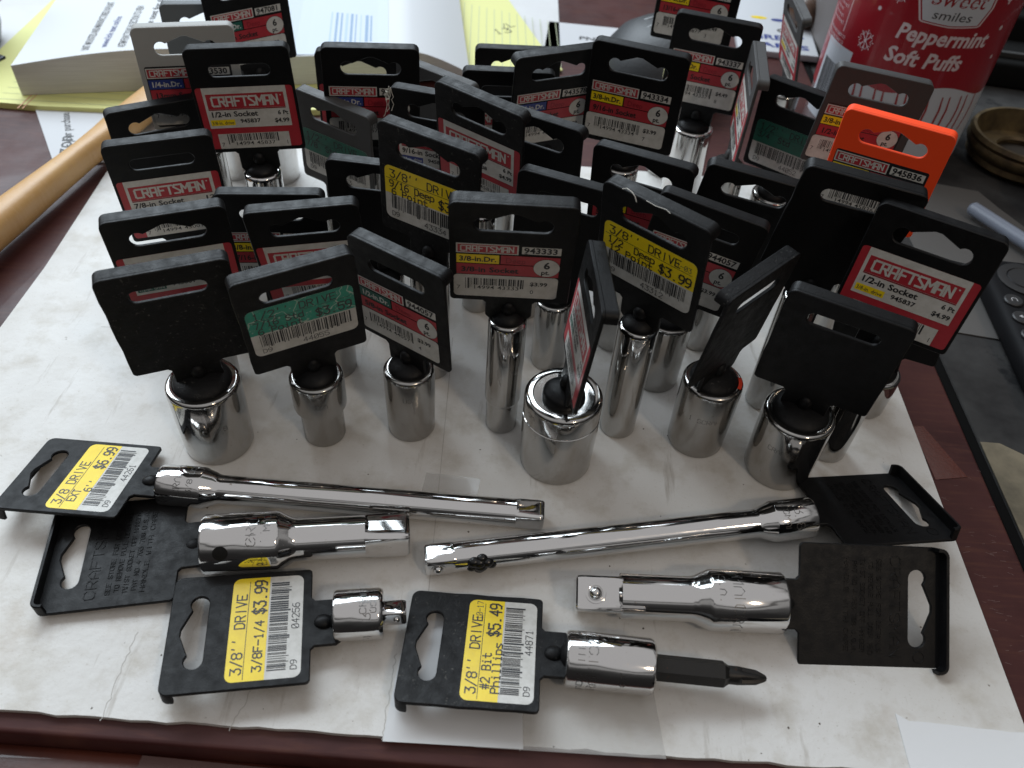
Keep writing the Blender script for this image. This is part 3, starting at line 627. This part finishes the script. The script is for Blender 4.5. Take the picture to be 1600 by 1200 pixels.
L.text("Peppermint", -16, 82, 8.8, 3, 3, 1, wid=60, it=.2); L.text("Soft Puffs", -18, 68, 8.8, 3, 3, 1, wid=50, it=.2)
def badge(k, m, ly):
    cx, cz = 14, 106; hw = 24*k
    def top_(x): q = abs(x-cx)/hw; return cz+(12.5 if q < .8 else 12.5-(q-.8)*30)*k
    def bot_(x): q = abs(x-cx)/hw; return cz-(13.5 if q < .8 else 13.5-(q-.8)*52)*k+1.5*q*k
    strip(bot_, top_, cx-hw, cx+hw, m, ly, 1.5)
badge(1, 3, 2); badge(.95, 0, 3); badge(.91, 1, 4)
L.text("Sweet", -3, 104, 8.4, 0, 5, 0, wid=34, it=.25); L.text("smiles", 1, 96.5, 5.0, 4, 5, 0, wid=25, it=.1)
L.text("$4", 46, 108, 9, 3, 3, 1, wid=12, it=.2)
def flake(x, z, r):
    for k in range(8):
        a = pi*k/4; L.seg((x, z), (x+r*cos(a), z+r*sin(a)), .55, 3, 3)
        for s in (-1, 1): L.seg((x+r*.6*cos(a), z+r*.6*sin(a)), (x+r*.85*cos(a+s*.3), z+r*.85*sin(a+s*.3)), .4, 3, 3)
for x, z, r in ((-34, 74, 6.2), (-22, 106, 6), (-38, 112, 6), (-32, 94, 1), (53, 92, 1.2), (-27, 118, 1.2), (58, 74, 1)): flake(x, z, r)
x0, x1 = -78, -56
for a, b in (((x0, 72), (x1, 72)), ((x1, 72), (x1, 112)), ((x0, 112), (x1, 112)), ((x0, 72), (x0, 112))): L.seg(a, b, .6, 3, 3)
for i in range(11): L.text("Serving Facts mg %"[i % 5:], x0+2, 75+i*3.3, 1.8, 3, 4, 0, wid=17-(i % 3)*3)
for i in range(3): L.text("DISTRIBUTED BY BAG CANDY CO", x0-6, 68-i*3.4, 1.9, 3, 4, 0, wid=32)
L.bars(-68, 28, -46, 52, 4, 4, 99); L.text("NET WT 10 OZ", -12, 24, 3.4, 4, 4, 0, wid=20)
L.g.build("printed_wrap", [RP, TUBW, STR, TP, INK2], tub, smooth=0)
# brass ring, ball, rod, grey sheet, remote, black gear
BRS = mat("aged_brass", (.22, .165, .085), .48, .8, var=(.09, .068, .045), vs=60, bump=.3, bs=250)
rg = root("brass_dish", "aged brass ring shaped dish at the right edge behind the orange tag", "brass dish", T(336, 528, -5) @ Matrix.Scale(.88, 4))
lathe([(24, 2), (38, 2), (41, 5), (40, 9), (43, 12), (44.5, 16), (43, 19), (44.5, 22), (43, 25), (40.5, 25), (39.5, 20), (37, 8), (24, 6)], 64, False, False).build("dish_wall", BRS, rg, smooth=50)
lathe([(0.1, 5), (24, 6)], 48, False, False).build("dish_bottom", mat("tarnished_brass", (.03, .022, .015), .6, .5), rg)
lathe([(20, 6), (22, 6), (22.6, 9), (21, 11), (19.8, 9)], 48, False, False).build("inner_ring", BRS, rg)
tag(ball(20, (337, 462, 14), (1, 1.1, .9)).build("brown_ball", mat("brown_knob_mat", (.07, .045, .035), .5), smooth=60), "dull brown rounded knob cut by the right edge", "knob")
ROD = mat("blue_grey_plastic", (.22, .25, .31), .3); 
tag(tube([(276, 455, 2), (277, 453.5, 2), (310, 395, 3.5), (335, 350, 5)], [2.6, 4.2, 4.2, 4.2], 20).build("marker_pen", ROD, smooth=40), "blue grey plastic rod at the right edge below the brass dish", "pen")
gs = poly_sheet("grey_sheet", [(232, 505), (262, 492), (294, 485), (301, 466), (340, 380), (300, 330), (232, 340)], -4.8, .6, mat("grey_paper", (.15, .15, .15), .7, bump=.2, bs=90)); tag(gs, "dull grey sheet under the pen on the side counter", "paper")
RB = mat("remote_black", (.008, .008, .009), .62, bump=.1); RBN = mat("remote_button", (.02, .02, .021), .5); RW = mat("button_print", (.45, .45, .46), .5)
rm = root("remote_control", "black remote control with round buttons at the right edge", "remote control", T(272, 330, -4.8, -3) )
box(-20, -85, 0, 22, 62, 14, 5).build("remote_case", RB, rm, smooth=40)
lathe([(14, 14), (14, 15.0), (13, 15.3), (9.5, 15.3), (9, 14.6), (8.5, 15.6), (.1, 15.8)], 40, False, False).build("navigation_ring", RBN, rm, T(0, 42, 0))
for i, (bx, by, s) in enumerate([(-12, 22, 'U'), (1, 22, 'O'), (13, 22, 'E'), (-12, 8, '<'), (1, 8, '>'), (13, 8, '>>'), (-12, -6, 'x'), (1, -6, '+'), (13, -6, '1'), (-12, -20, '-'), (1, -20, '2'), (13, -20, '3')]):
    bt = lathe([(4.9, 13.8), (4.9, 14.9), (4.3, 15.4), (.1, 15.5)], 24, False, False).build("button", RBN, rm, T(bx, by, 0))
    L = Lab(lambda x, y, out: (x, y, 15.45+out*.6))
    if s == 'O':
        for k in range(10): a = 2*pi*k/10; L.seg((1.6*cos(a), 1.6*sin(a)), (1.6*cos(a+.63), 1.6*sin(a+.63)), .4, 0, 1)
    elif s == 'U':
        for k in range(6): a = pi*k/6; L.seg((1.4*cos(a), 1.2*sin(a)), (1.4*cos(a+.52), 1.2*sin(a+.52)), .4, 0, 1)
        L.seg((-1.4, 0), (-1.4, -1.4), .4, 0, 1); L.seg((1.4, 0), (1.4, -1.4), .4, 0, 1)
    elif s in ('<', '>', '>>'):
        d = -1 if s == '<' else 1
        for q in ((-.9, 1.1) if s != '>' else (0,)): L.poly([(q-.9*d, 1.2), (q-.9*d, -1.2), (q+1.0*d, 0)], 0, 1)
    elif s == 'x': L.poly([(-1.8, -.6), (-.8, -.6), (.2, -1.5), (.2, 1.5), (-.8, .6), (-1.8, .6)], 0, 1); L.seg((.9, -.7), (2.2, .7), .35, 0, 1); L.seg((.9, .7), (2.2, -.7), .35, 0, 1)
    else: L.text(s, -.8, -1.1, 2.3, 0, 1, 1)
    L.g.build("button_symbol", RW, bt, smooth=0)
BG = mat("matt_black_gear", (.006, .006, .006), .85, bump=.3, bs=300)
gr = root("black_equipment", "black equipment with a ledge behind the candy tub at the top right", "equipment", T(330, 640, -5, -8))
box(-12, 10, 0, 200, 60, 20, 3).build("ledge", BG, gr); box(-8, 62, 0, 220, 180, 38, 4).build("housing", BG, gr); box(8, 20, 20.5, 180, 24, 24).build("rail", mat("grey_rail", (.03, .03, .03), .7), gr)
for i in range(6): ball(7, (30+i*9, 84+(i % 3)*9, 42+(i*7) % 9), (1.3, 1, .8)).build("knob", mat("knob_black", (.03, .03, .03), .35) if i == 0 else bpy.data.materials["knob_black"], gr, smooth=60)
tag(tube([(372, 690, 60), (392, 640, 58), (430, 560, 50), (470, 500, 30)], 1.3, 8).build("grey_cable", mat("cable_grey", (.25, .25, .25), .4), smooth=60), "thin grey cable running down at the top right corner", "cable")
# top left corner
tag(lathe([(20, 0), (26, 2), (30, 14), (32, 50), (31, 62), (28, 64), (26, 60)], 48).build("dark_cup", mat("dark_glazed", (.03, .033, .04), .22, coat=.4), None, T(-418, 575, -2.4)), "dark rounded cup cut by the top left corner", "cup")
tag(box(-30, -22, 0, 12, 14, 6, 1).build("navy_case", mat("navy_plastic", (.014, .018, .035), .35), None, T(-389, 542, -2.4, -18)), "small navy case at the left edge beside the book", "case")
tag(poly_sheet("corner_sheet", [(-420, 560), (-350, 548), (-300, 640), (-330, 700), (-430, 660)], -2.3, .5, PAPER), "white sheet under the book at the top left", "paper")
# loose fibres
TH_ = mat("pale_fibre", (.55, .53, .48), .7)
def thread(pts, label, r=.12): tag(tube(pts, r, 5).build("loose_fibre", TH_, smooth=60), label, "fibre")

for m_ in ("stone_counter", "tan_panel", "grey_paper", "matt_black_gear", "gap_shade_black", "remote_black", "smoky_plastic"):
    if m_ == "grey_paper": bpy.data.materials[m_].node_tree.nodes["Principled BSDF"].inputs["Base Color"].default_value = (.11, .105, .10, 1)
    bpy.data.materials[m_].node_tree.nodes["Principled BSDF"].inputs["Specular IOR Level"].default_value = .12
WOOD.node_tree.nodes["Principled BSDF"].inputs["Specular IOR Level"].default_value = .3

sg = Geo(); rs = random.Random(12)
for i in range(60):
    x, y = rs.uniform(188, 210), rs.uniform(112, 250); a = rs.uniform(-.5, .3); ln = rs.uniform(.8, 3.2); w_ = .05
    sg.add([(x, y, -2.34), (x+ln*cos(a), y+ln*sin(a), -2.34), (x+ln*cos(a), y+ln*sin(a)+w_*2, -2.34), (x, y+w_*2, -2.34)], [(0, 1, 2, 3)])
tag(sg.build("table_scratches", mat("scratch_pale", (.22, .14, .13), .5), tb, smooth=0), kind="stuff")
A, B, C = lab_A, lab_B, lab_C
# front row
tagged_socket(POSE['T7'], "large short socket under a worn blank black hang tag, left end of the front row", 14.5, hole='slot', nick=3, plastic=BLKW, plug=.78, stamp=("7/8", .55, .1))
tagged_socket(POSE['T8'], "stepped socket under a black hang tag with a cracked green and white price sticker", 11, 8.9, .52, lab=C(("1/2'' DRIVE", "7/16 Std", "6 Point"), "$3.59", "44055", fill=S_, z0=10, ink=K2_), hole='slot', nick=5, stamp=("USA", .72, 0), body=SATIN)
tagged_socket(POSE['T9'], "front row socket under a turned black hang tag, worn red label numbered 944057", 10.6, lab=A('944057', '5/8-in Socket', '$3.99', '4', 'g'), hole='slot', stamp=("US", .70, -.1), body=SATIN)
tagged_socket(POSE['T20'], "slim deep socket under the black hang tag with label 943333 at the centre front", 7.7, 6.9, .28, lab=A('943333', '3/8-in Socket', '$3.99', '0', 'y'), plug=.83)
tagged_socket(POSE['T39'], "largest front socket with bright top ring, its hang tag turned edge on", 15.8, 15.3, groove=True, lab=B('15/16-in Socket', '945883', '$5.99', '3', '1/2-in. drive', G_), plug=.55, stamp=("SMA", .86, -.75))
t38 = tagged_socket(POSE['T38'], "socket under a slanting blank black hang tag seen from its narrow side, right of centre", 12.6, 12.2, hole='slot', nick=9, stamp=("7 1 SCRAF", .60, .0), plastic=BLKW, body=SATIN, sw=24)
tagged_socket(POSE['T37'], "wide front socket under a blank black hang tag above the right long extension", 14.6, 14.0, hole='slot', nick=11, stamp=("CRAFTS", .62, .0))
t40 = tagged_socket(POSE['T40'], "tall deep socket under a black hang tag with yellow 12 point sticker priced $3.99", 8.2, 7.8, lab=C(("3/8'' DRIVE", "1/2  Deep", "12 Point"), "$3.99", "43312", z0=8.5, date="1-03"), nick=12, plug=.85)
# second row
tagged_socket(POSE['T10'], "socket under a black hang tag labelled 11/16 inch, behind the cracked green sticker tag", 10.2, lab=B('11/16-in Socket', '945885', '$4.99', '1'), hole='euro', body=SATIN)
tagged_socket(POSE['T6'], "socket under the red labelled hang tag directly behind the blank front left tag", 12, lab=B('3/4-in Socket', '945001', '$4.99', '1', '1/2-in. drive', G_))
tagged_socket(POSE['T11'], "short socket hidden behind the 11/16 inch tag, its tag label numbered 943004", 8.5, lab=A('943004', '7/16-in Socket', '$2.99', '4', 'y'), hole='slot')
tagged_socket(POSE['T18'], "deep socket under a scuffed dark tag with yellow sticker reading 9/16 Deep 6 Point", 8.4, lab=C(("3/8'' DRIVE", "9/16 Deep", "6 Point"), "$3.99", "43334", z0=6.5, date="3-03"), nick=21, plastic=BLKW)
tagged_socket(POSE['T26'], "chrome socket with a blank black hang tag right behind the 943333 tag", 8.3, hole='slot')
tagged_socket(POSE['T41'], "socket right of the yellow 12 point tag, hang tag numbered 944057 half hidden behind it", 10.8, lab=A('944057', '5/8-in Socket', '$3.99', '4', 'g'), hole='slot', nick=23, body=SATIN)
tagged_socket(POSE['T35'], "socket under the large blank black hang tag in front of the orange one", 8.2, hole='slot', nick=25)
tagged_socket(POSE['T36'], "deep socket at the right end under a black hang tag with red $4.99 label", 8.6, lab=B('1/2-in Socket', '945837', '$4.99', '1'))
tagged_socket(POSE['T43'], "wide socket at the card's right edge, blank tag tucked behind the $4.99 tag", 11.5, hole='slot')
tagged_socket(POSE['T42'], "deep socket behind the 944057 tag, blank black hang tag with chrome showing through its hole", 9)
# middle
tagged_socket(POSE['T5'], "socket under the black hang tag labelled 7/8 inch at the left edge", 13, lab=B('7/8-in Socket', '945001', '$5.99', '1', pt='12', drv='1/2-in. drive', drc=G_), hole='slot')
tagged_socket(POSE['T3'], "bright deep socket at back left, upright black tag with white and red label", 8.8, lab=B('1/2-in Socket', '945837', '$4.99', '1'), hole='slot', body=BRIGHT, plug=.82)
tagged_socket(POSE['T12'], "socket under a slanted dark tag with a green sticker at the back left", 11, lab=C(("1/2'' DRIVE", "7/8  Std"), "", "44053", fill=S2_, z0=5, ink=K_, date="9-95"), plastic=GREYBLK, nick=31)
tagged_socket(POSE['T19'], "socket with blank black hang tag tucked behind the scuffed 9/16 yellow tag", 9.5, nick=33)
t16 = tagged_socket(POSE['T16'], "socket with a frayed black tag corner behind the scuffed yellow sticker tag", 7.3, lab=B('9/16-in Socket', '945856', '$3.99', '6', '1/4-in. drive', B_), nick=35)
tagged_socket(POSE['T17'], "middle socket under the tilted black hang tag with white and red 6 Pt label", 8, lab=B('9/16-in Socket', '945838', '$4.99', '8'), plastic=BLKW)
tagged_socket(POSE['T25'], "socket under the blank black hang tag between the tilted $4.99 tag and tag 943334", 8.8, hole='euro')
tagged_socket(POSE['T27'], "socket under the black hang tag just below tag 943334, chrome seen through its hole", 10.5, lab=A('943338', '5/8-in Socket', '$4.49', '8', 'y'))
# back rows
tagged_socket(POSE['T24'], "deep socket under the upright black hang tag numbered 943334", 8.6, lab=A('943334', '9/16-in Socket', '$3.99', '7', 'y'))
tagged_socket(POSE['T23'], "small socket under the black hang tag numbered 943578, blue box on its label", 6.8, lab=A('943578', '5/16-in Socket', '$2.99', '2', 'b'))
tagged_socket(POSE['T22'], "small socket behind the 943578 tag, red label half covered", 6.6, lab=B('10mm Socket', '945861', '$2.99', '1'), hole='slot')
tagged_socket(POSE['T21'], "small socket with a blank black hang tag seen against the yellow sheet", 6.8)
tagged_socket(POSE['T13'], "small socket under a black hang tag with blue 1/4 inch box, before the book", 6.8, lab=A('943574', '1/4-in Socket', '$2.99', '4', 'b'))
tagged_socket(POSE['T14'], "small socket whose tag edge peeps out left behind the 1/4 inch drive tag", 8, lab=B('8mm Socket', '945873', '$2.99', '3'))
tagged_socket(POSE['T15'], "socket with a steeply slanted blank black tag behind the 1/4 inch drive tag", 7.6, plastic=GREYBLK)
tagged_socket(POSE['T1'], "large deep socket under the tilted back left hang tag with green box", 14, lab=A('947081', '17mm Socket', '$5.99', '1', 'g'), body=BRIGHT)
tagged_socket(POSE['T2'], "socket under the light grey hang tag", 8, lab=A('943530', '13mm Socket', '$3.49', '0', 'b', bg=True), plastic=GREYP)
tagged_socket(POSE['T2b'], "bright socket under the slate grey blank hang tag at the back left", 9.4, plastic=DGREYP, body=BRIGHT)
tagged_socket(POSE['T4'], "socket under a blank black hang tag in front of the light grey one", 10.8)
tagged_socket(POSE['T28'], "deep socket with a hang tag cut by the top edge of the photo", 11, lab=A('943087', '13/16-in Socket', '$5.49', '3', 'y', bars='14994 '))
tagged_socket(POSE['T29'], "deep chrome socket under the black hang tag numbered 943337", 11.2, lab=A('943337', '3/4-in Socket', '$4.49', '8', 'y'), body=BRIGHT)
tagged_socket(POSE['T30'], "socket with a hang tag seen nearly edge on beside tag 943337", 10.5, lab=B('13/16-in Socket', '945889', '$5.99', '3'), plastic=GREYBLK)
tagged_socket(POSE['T31'], "distant socket with an edge on hang tag left of the red candy tub", 10, lab=B('1-in Socket', '945893', '$6.99', '2'), plastic=GREYBLK)
tagged_socket(POSE['T32'], "socket under the black hang tag with a dark green sticker near the candy tub", 12, lab=C(("1/2'' DRIVE", "3/4  Std"), "", "44052", fill=S2_, z0=2.5, ink=K_), nick=41)
tagged_socket(POSE['T33'], "deep socket under the faded dark grey tag behind the orange one", 8.8, lab=A('943312', '1/2-in Socket', '$3.99', '2', 'y', bg=True), plastic=GREYBLK, nick=43)
tagged_socket(POSE['T34'], "deep socket under the bright orange hang tag numbered 945836", 9.2, lab=A('945836', '7/16-in Socket', '$3.99', '6', 'y', bg=True), plastic=ORANGE)
# ---------------------------------------------------------------- drive tools lying in front
def tool_root(a, b, label, cat, name):
    a, b = Vector(a), Vector(b); az = (b-a).normalized(); up = Vector((0, 0, 1)); ax = up.cross(az).normalized(); ay = az.cross(ax)
    M = frame(a, ax, ay, az); return root(name, label, cat, M), M, (b-a).length
def flat_tag(rt, M, o, az, el, tw, side, W, Hp, lab=None, plug=6, S=10.5, nick=0, sw=18, back=False, plastic=None):
    az, el, tw = R(az), R(el), R(tw)
    up = Vector((cos(az)*cos(el), sin(az)*cos(el), sin(el))); n0 = Vector((0, 0, 1 if side == 'F' else -1))
    n = (n0-up*n0.dot(up)).normalized(); u = up.cross(n); n, u = cos(tw)*n+sin(tw)*u, cos(tw)*u-sin(tw)*n
    tg = tag_geo(W=W, Hp=Hp, plug=plug, S=S, nick=nick, sw=sw).build("hang_tag", plastic or BLK, rt, M.inverted() @ frame(o, u, -n, up))
    if lab: lab.g.build("label", LABS, tg, smooth=0)
    if back: back_print(W, Hp, 1).g.build("moulded_lettering", BLK, tg, smooth=0)
    return tg
def sq_end(w_, z0, z1, n=56, rshaft=5.6):
    """round shaft cut into a square drive end with rounded corners: rings of n points"""
    g = Geo(); rings = []
    def sqr(a, s, rc):
        h = s/2; c, s_ = cos(a), sin(a); d = h/max(abs(c), abs(s_)); return min(d, rc)
    zs = [(z0-.4, None), (z0+1.2, 1), (z1-2.0, 1), (z1-.6, .97), (z1, .88)]
    vs = []
    for z, k in zs:
        for i in range(n):
            a = 2*pi*i/n+pi/n; r = rshaft if k is None else sqr(a, w_*k, min(w_*.66, rshaft*1.05)*k); vs.append((r*cos(a), r*sin(a), z))
    fs = [(k*n+i, k*n+(i+1) % n, (k+1)*n+(i+1) % n, (k+1)*n+i) for k in range(len(zs)-1) for i in range(n)]
    fs.append(tuple(range((len(zs)-1)*n, len(zs)*n))); g.add(vs, fs); return g
def disc_ring(p, nrm, r0, r1):
    """small raised collar round a detent ball"""
    n = Vector(nrm).normalized(); a = n.orthogonal().normalized(); b = n.cross(a); p = Vector(p)
    return lathe([(r0, -.3), (r1, -.3), (r1, .12), (r1-.25, .22), (r0+.2, .22), (r0, .1)], 24, False, False).xf(frame(p, a, b, n))
def extension(name, label, a, b, rh, hl, rs, sqw, sqlen, body_mat, marks, sqrot=0, ballside=None, hole=None):
    rt, M, L = tool_root(a, b, label, "socket extension", name)
    head = lathe([(rh*.55, 2), (rh*.60, .2), (rh-1.2, 0), (rh-.4, .35), (rh, 1.1), (rh, hl-1.2), (rh-.25, hl-.4), (rh-.7, hl+.4), (rs+.9, hl+3.2), (rs+.25, hl+4.6), (rs, hl+6.2), (rs, L-sqlen)], 56, False, False)
    head.build("shaft", body_mat, rt)
    rot = Matrix.Rotation(R(sqrot), 4, 'Z')
    se = sq_end(sqw, L-sqlen, L, rshaft=rs).build("drive_square", body_mat, rt, rot)
    if ballside is not None:
        d = Matrix.Rotation(R(ballside), 3, 'Z') @ Vector((1, 0, 0)); d = rot.to_3x3() @ d; c = d*(sqw/2+.0)+Vector((0, 0, L-sqlen*.42))
        k = sqw/12.7
        ball(2.3*k+.1, c).build("detent_ball", BRIGHT, se, rot.inverted()); disc_ring(c, d, 2.6*k, 3.8*k).build("detent_collar", BRIGHT, se, rot.inverted())
    for t, z, ang, h, cw in marks:
        Lr = Lab(lambda x, zz, out, z=z, ang=ang: ((rh-.02+out*.7)*cos(R(ang)-x/rh), (rh-.02+out*.7)*sin(R(ang)-x/rh), z-zz))
        Lr.stroke(t, -cw*len(t)/2, 0, h, .3, 0, 0, cw=cw); Lr.g.build("stamped_mark", STAMP, rt, smooth=0)
    if hole:
        g = Geo(); n = 28; a0 = R(hole[0]); vs = [((rh+.04)*cos(a0), (rh+.04)*sin(a0), hole[1])]; fs = []
        for q in (1, 2, 3):
            for i in range(n): t = 2*pi*i/n; r_ = 2.7*q/3; vs.append(((rh+.04)*cos(a0+r_*cos(t)/rh), (rh+.04)*sin(a0+r_*cos(t)/rh), hole[1]+r_*sin(t)))
        for i in range(n):
            k = (i+1) % n; fs.append((0, 1+i, 1+k))
            for q in (0, 1): fs.append((1+q*n+i, 1+(q+1)*n+i, 1+(q+1)*n+k, 1+q*n+k))
        g.add(vs, fs); g.build("pin_hole", mat("hole_black", (.002, .002, .002), .9), rt)
    return rt, M, L
r1, M1, _ = extension("socket_extension", "long thin chrome extension at left with the yellow $6.99 sticker on its tag", (-134.9, 192.5, 8.2), (16.6, 194.0, 5.6), 8.2, 18, 5.7, 9.5, 11, BRIGHT, [("CRAFTSMAN", 10, 70, 2.4, 2.6), ("3/8 USA", 14.5, 95, 1.9, 2.1)], 4)
flat_tag(r1, M1, (-143.7, 193.6, 7.6), 179.5, -.3, 12.0, 'F', 43.5, 47.3, lab_C(("3/8 DRIVE", " EXT", "   6''"), "$6.99", "44261", z0=4, wd=39), plug=5, sw=17)
r2, M2, _ = extension("socket_extension", "short fat chrome extension at left with a round pin hole, tag turned face down", (-108.8, 165.0, 11), (-34.6, 178.5, 8.6), 11, 28, 7.9, 12.7, 16.5, BRIGHT, [("CRAFTSMAN", 20, 40, 3.2, 3.9), ("1/2", 22, 135, 4.0, 4.2), ("MADE", 25, 75, 2.2, 2.8)], -2, hole=(143, 7.8))
flat_tag(r2, M2, (-119.6, 168.4, 3.6), 191.8, -1.2, -.2, 'B', 46.6, 47.5, plug=7.4, back=True, sw=20)
r3, M3, L3 = tool_root((-55.9, 141.8, 8.9), (-31.0, 145.7, 8.6), "short chrome drive adapter with a small square tang, yellow $3.99 sticker on its tag", "socket adapter", "drive_adapter")
lathe([(5, 2), (5.4, .2), (7.8, 0), (8.6, .4), (8.9, 1), (8.9, 15.6), (8.7, 16.4), (8.0, 17.2), (4.3, 17.6)], 56, False, True).build("adapter_body", BRIGHT, r3)
se = sq_end(6.4, 17.2, L3, rshaft=4.0).build("drive_square", BRIGHT, r3, Matrix.Rotation(R(-12), 4, 'Z'))
ball(1.2, (-3.1, 0, L3-3.4)).build("detent_ball", BRIGHT, se)
for t, z, ang, h, cw in (("CRAFTSMAN", 11.6, 45, 2.2, 2.5), ("USA", 15, 95, 1.8, 2.2), ("1/4  3/8", 13.0, 150, 2.6, 2.9)):
    Lr = Lab(lambda x, zz, out, z=z, ang=ang: ((8.88+out*.7)*cos(R(ang)-x/8.9), (8.88+out*.7)*sin(R(ang)-x/8.9), z-zz)); Lr.stroke(t, -cw*len(t)/2, 0, h, .3, 0, 0, cw=cw); Lr.g.build("stamped_mark", STAMP, r3, smooth=0)
flat_tag(r3, M3, (-63.7, 139.5, 6.3), 191.6, 3.0, 2.5, 'F', 44.8, 47.9, lab_C(("3/8'' DRIVE", "", "3/8F-1/4"), "$3.99", "04256", z0=3, wd=40), plug=5.2, sw=18)
r4, M4, L4 = tool_root((25.3, 132.6, 9.5), (93.5, 131.0, 9.3), "chrome bit socket with rusty black cross head bit, yellow $5.49 sticker on its tag", "bit socket", "bit_socket")
lathe([(5.4, 2), (5.8, .2), (8.2, 0), (9.1, .4), (9.5, 1.1), (9.5, 28.8), (9.2, 29.8), (8.4, 30.4), (4.6, 30.6)], 56, False, True).build("socket_body", BRIGHT, r4)
BIT = mat("blackened_steel", (.03, .029, .028), .42, .7, bump=.3, bs=1200); mixover(BIT, (.22, .08, .035), 330, .66, .76, rough=.8)
hexr = 4.5
hx = lathe([(hexr, 29), (hexr, 54.3), (hexr-.9, 55.6), (3.2, 56.2)], 6, True, True).build("hex_shank", BIT, r4, Matrix.Rotation(R(15), 4, 'Z'), smooth=20)
def cross_tip():
    g = Geo(); n = 32; vs = []; fs = []; prof = [(3.1, 55.8, 0), (3.1, 59.5, 0), (3.0, 60.5, .3), (2.5, 65.5, .55), (1.2, 68.6, .55), (.7, 69.2, .3)]
    for r, z, k in prof:
        for i in range(n): a = 2*pi*i/n; q = r*(1-k*(0.5-0.5*cos(4*a))**2); vs.append((q*cos(a), q*sin(a), z))
    for k in range(len(prof)-1):
        for i in range(n): fs.append((k*n+i, k*n+(i+1) % n, (k+1)*n+(i+1) % n, (k+1)*n+i))
    fs.append(tuple(range((len(prof)-1)*n, len(prof)*n))); g.add(vs, fs); return g
cross_tip().build("cross_tip", BIT, r4, Matrix.Rotation(R(20), 4, 'Z'))
for t, z, ang, h, cw in (("CRAFTSMAN", 10.5, 115, 3.0, 3.6), ("MADE IN USA", 6, 115, 2.0, 2.8), ("C T", 20, 150, 1.5, 1.8)):
    Lr = Lab(lambda x, zz, out, z=z, ang=ang: ((9.48+out*.7)*cos(R(ang)-x/9.5), (9.48+out*.7)*sin(R(ang)-x/9.5), z-zz)); Lr.stroke(t, -cw*len(t)/2, 0, h, .3, 0, 0, cw=cw); Lr.g.build("stamped_mark", STAMP, r4, smooth=0)
flat_tag(r4, M4, (17.4, 134.6, 7.2), 179.6, -1.2, 7.3, 'F', 45, 47.9, lab_C(("3/8'' DRIVE", " #2 Bit", "Phillips"), "$5.49", "44871", z0=2, wd=40, date="10-17"), plug=5.6, sw=18, nick=77, plastic=BLKW)
r5, M5, _ = extension("socket_extension", "long thin chrome extension at right, pointing left, its tag face down and skewed", (124.1, 201.5, 8.2), (-27.5, 169.0, 5.8), 8.2, 18, 5.7, 9.5, 11, BRIGHT, [("3/8", 10, 55, 3.2, 3.0), ("CRAFTSMAN", 14.5, 95, 2.2, 2.5)], 2, ballside=0)
res = Geo()
for i, (a_, z_, s_) in enumerate([(20, 132, 2.1), (5, 134.5, 2.4), (40, 134, 1.9), (-12, 135, 2.0), (28, 137, 2.2), (8, 130.5, 1.7), (22, 135, 2.4), (0, 138, 1.6)]): res.join(ball(s_, (5.2*cos(R(a_)), 5.2*sin(R(a_)), z_), (1, 1, 1.2)))
res.build("black_residue", FLASH, r5)
flat_tag(r5, M5, (128.2, 205.0, 7.8), 10.9, -2.2, -16.7, 'B', 44.9, 48.3, plug=5, back=True, sw=17)
r6, M6, _ = extension("socket_extension", "short fat chrome extension at right with a large detent ball, tag face down", (104.4, 159.7, 11), (28.9, 158.0, 8.8), 11, 28, 8.1, 12.7, 16.5, BRIGHT, [("MAN", 20, 75, 3.6, 4.2), ("S.A.", 25, 80, 2.2, 2.8), ("CRAFTS", 20, -10, 3.6, 4.0)], -25, ballside=90)
flat_tag(r6, M6, (109.5, 158.6, 13.0), 2.7, -.2, 40.0, 'B', 44.5, 53, plug=7.4, back=True, sw=18)

# loose fibres caught on two tags, an orange reflection painted as a patch on one socket rim
def hang(rt): return [c for c in rt.children if c.name.startswith("hang_tag")][0]
FIB = mat("pale_fibre", (.62, .60, .54), .6)
def fib(rt, pts, r=.13): tube(pts, r, 5).build("loose_fibre", FIB, hang(rt), smooth=60)
fib(t40, [(-14, -1, 49.3), (-12.5, -.6, 50), (-10, -1.2, 50.2), (-8.2, -1.6, 49.2), (-7, -2.2, 47.8)], .16)
fib(t40, [(-4, -.9, 49.2), (0, -1.1, 49.1), (4, -.7, 49.4), (6, -1.2, 49.1)], .12)
rf = random.Random(8)
for k in range(7):
    p = Vector((-21.8+rf.uniform(-.6, 1.5), -.8, 49+rf.uniform(-1.5, .3))); q = [p.copy()]
    for i in range(6): p = p+Vector((rf.uniform(-1.2, 1.0), rf.uniform(-.5, .2), rf.uniform(-2.2, 1.1)-(1.6 if k < 3 else 0))); q.append(p.copy())
    fib(t16, q, .14)
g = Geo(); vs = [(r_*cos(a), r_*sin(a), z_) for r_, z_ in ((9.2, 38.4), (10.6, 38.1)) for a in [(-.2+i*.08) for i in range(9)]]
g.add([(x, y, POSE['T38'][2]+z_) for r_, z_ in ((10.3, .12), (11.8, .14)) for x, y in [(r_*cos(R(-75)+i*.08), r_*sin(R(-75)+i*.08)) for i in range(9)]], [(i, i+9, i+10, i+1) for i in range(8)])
g.build("painted_orange_glint", mat("orange_glint_colour", (.75, .05, .015), .4), t38, smooth=0)
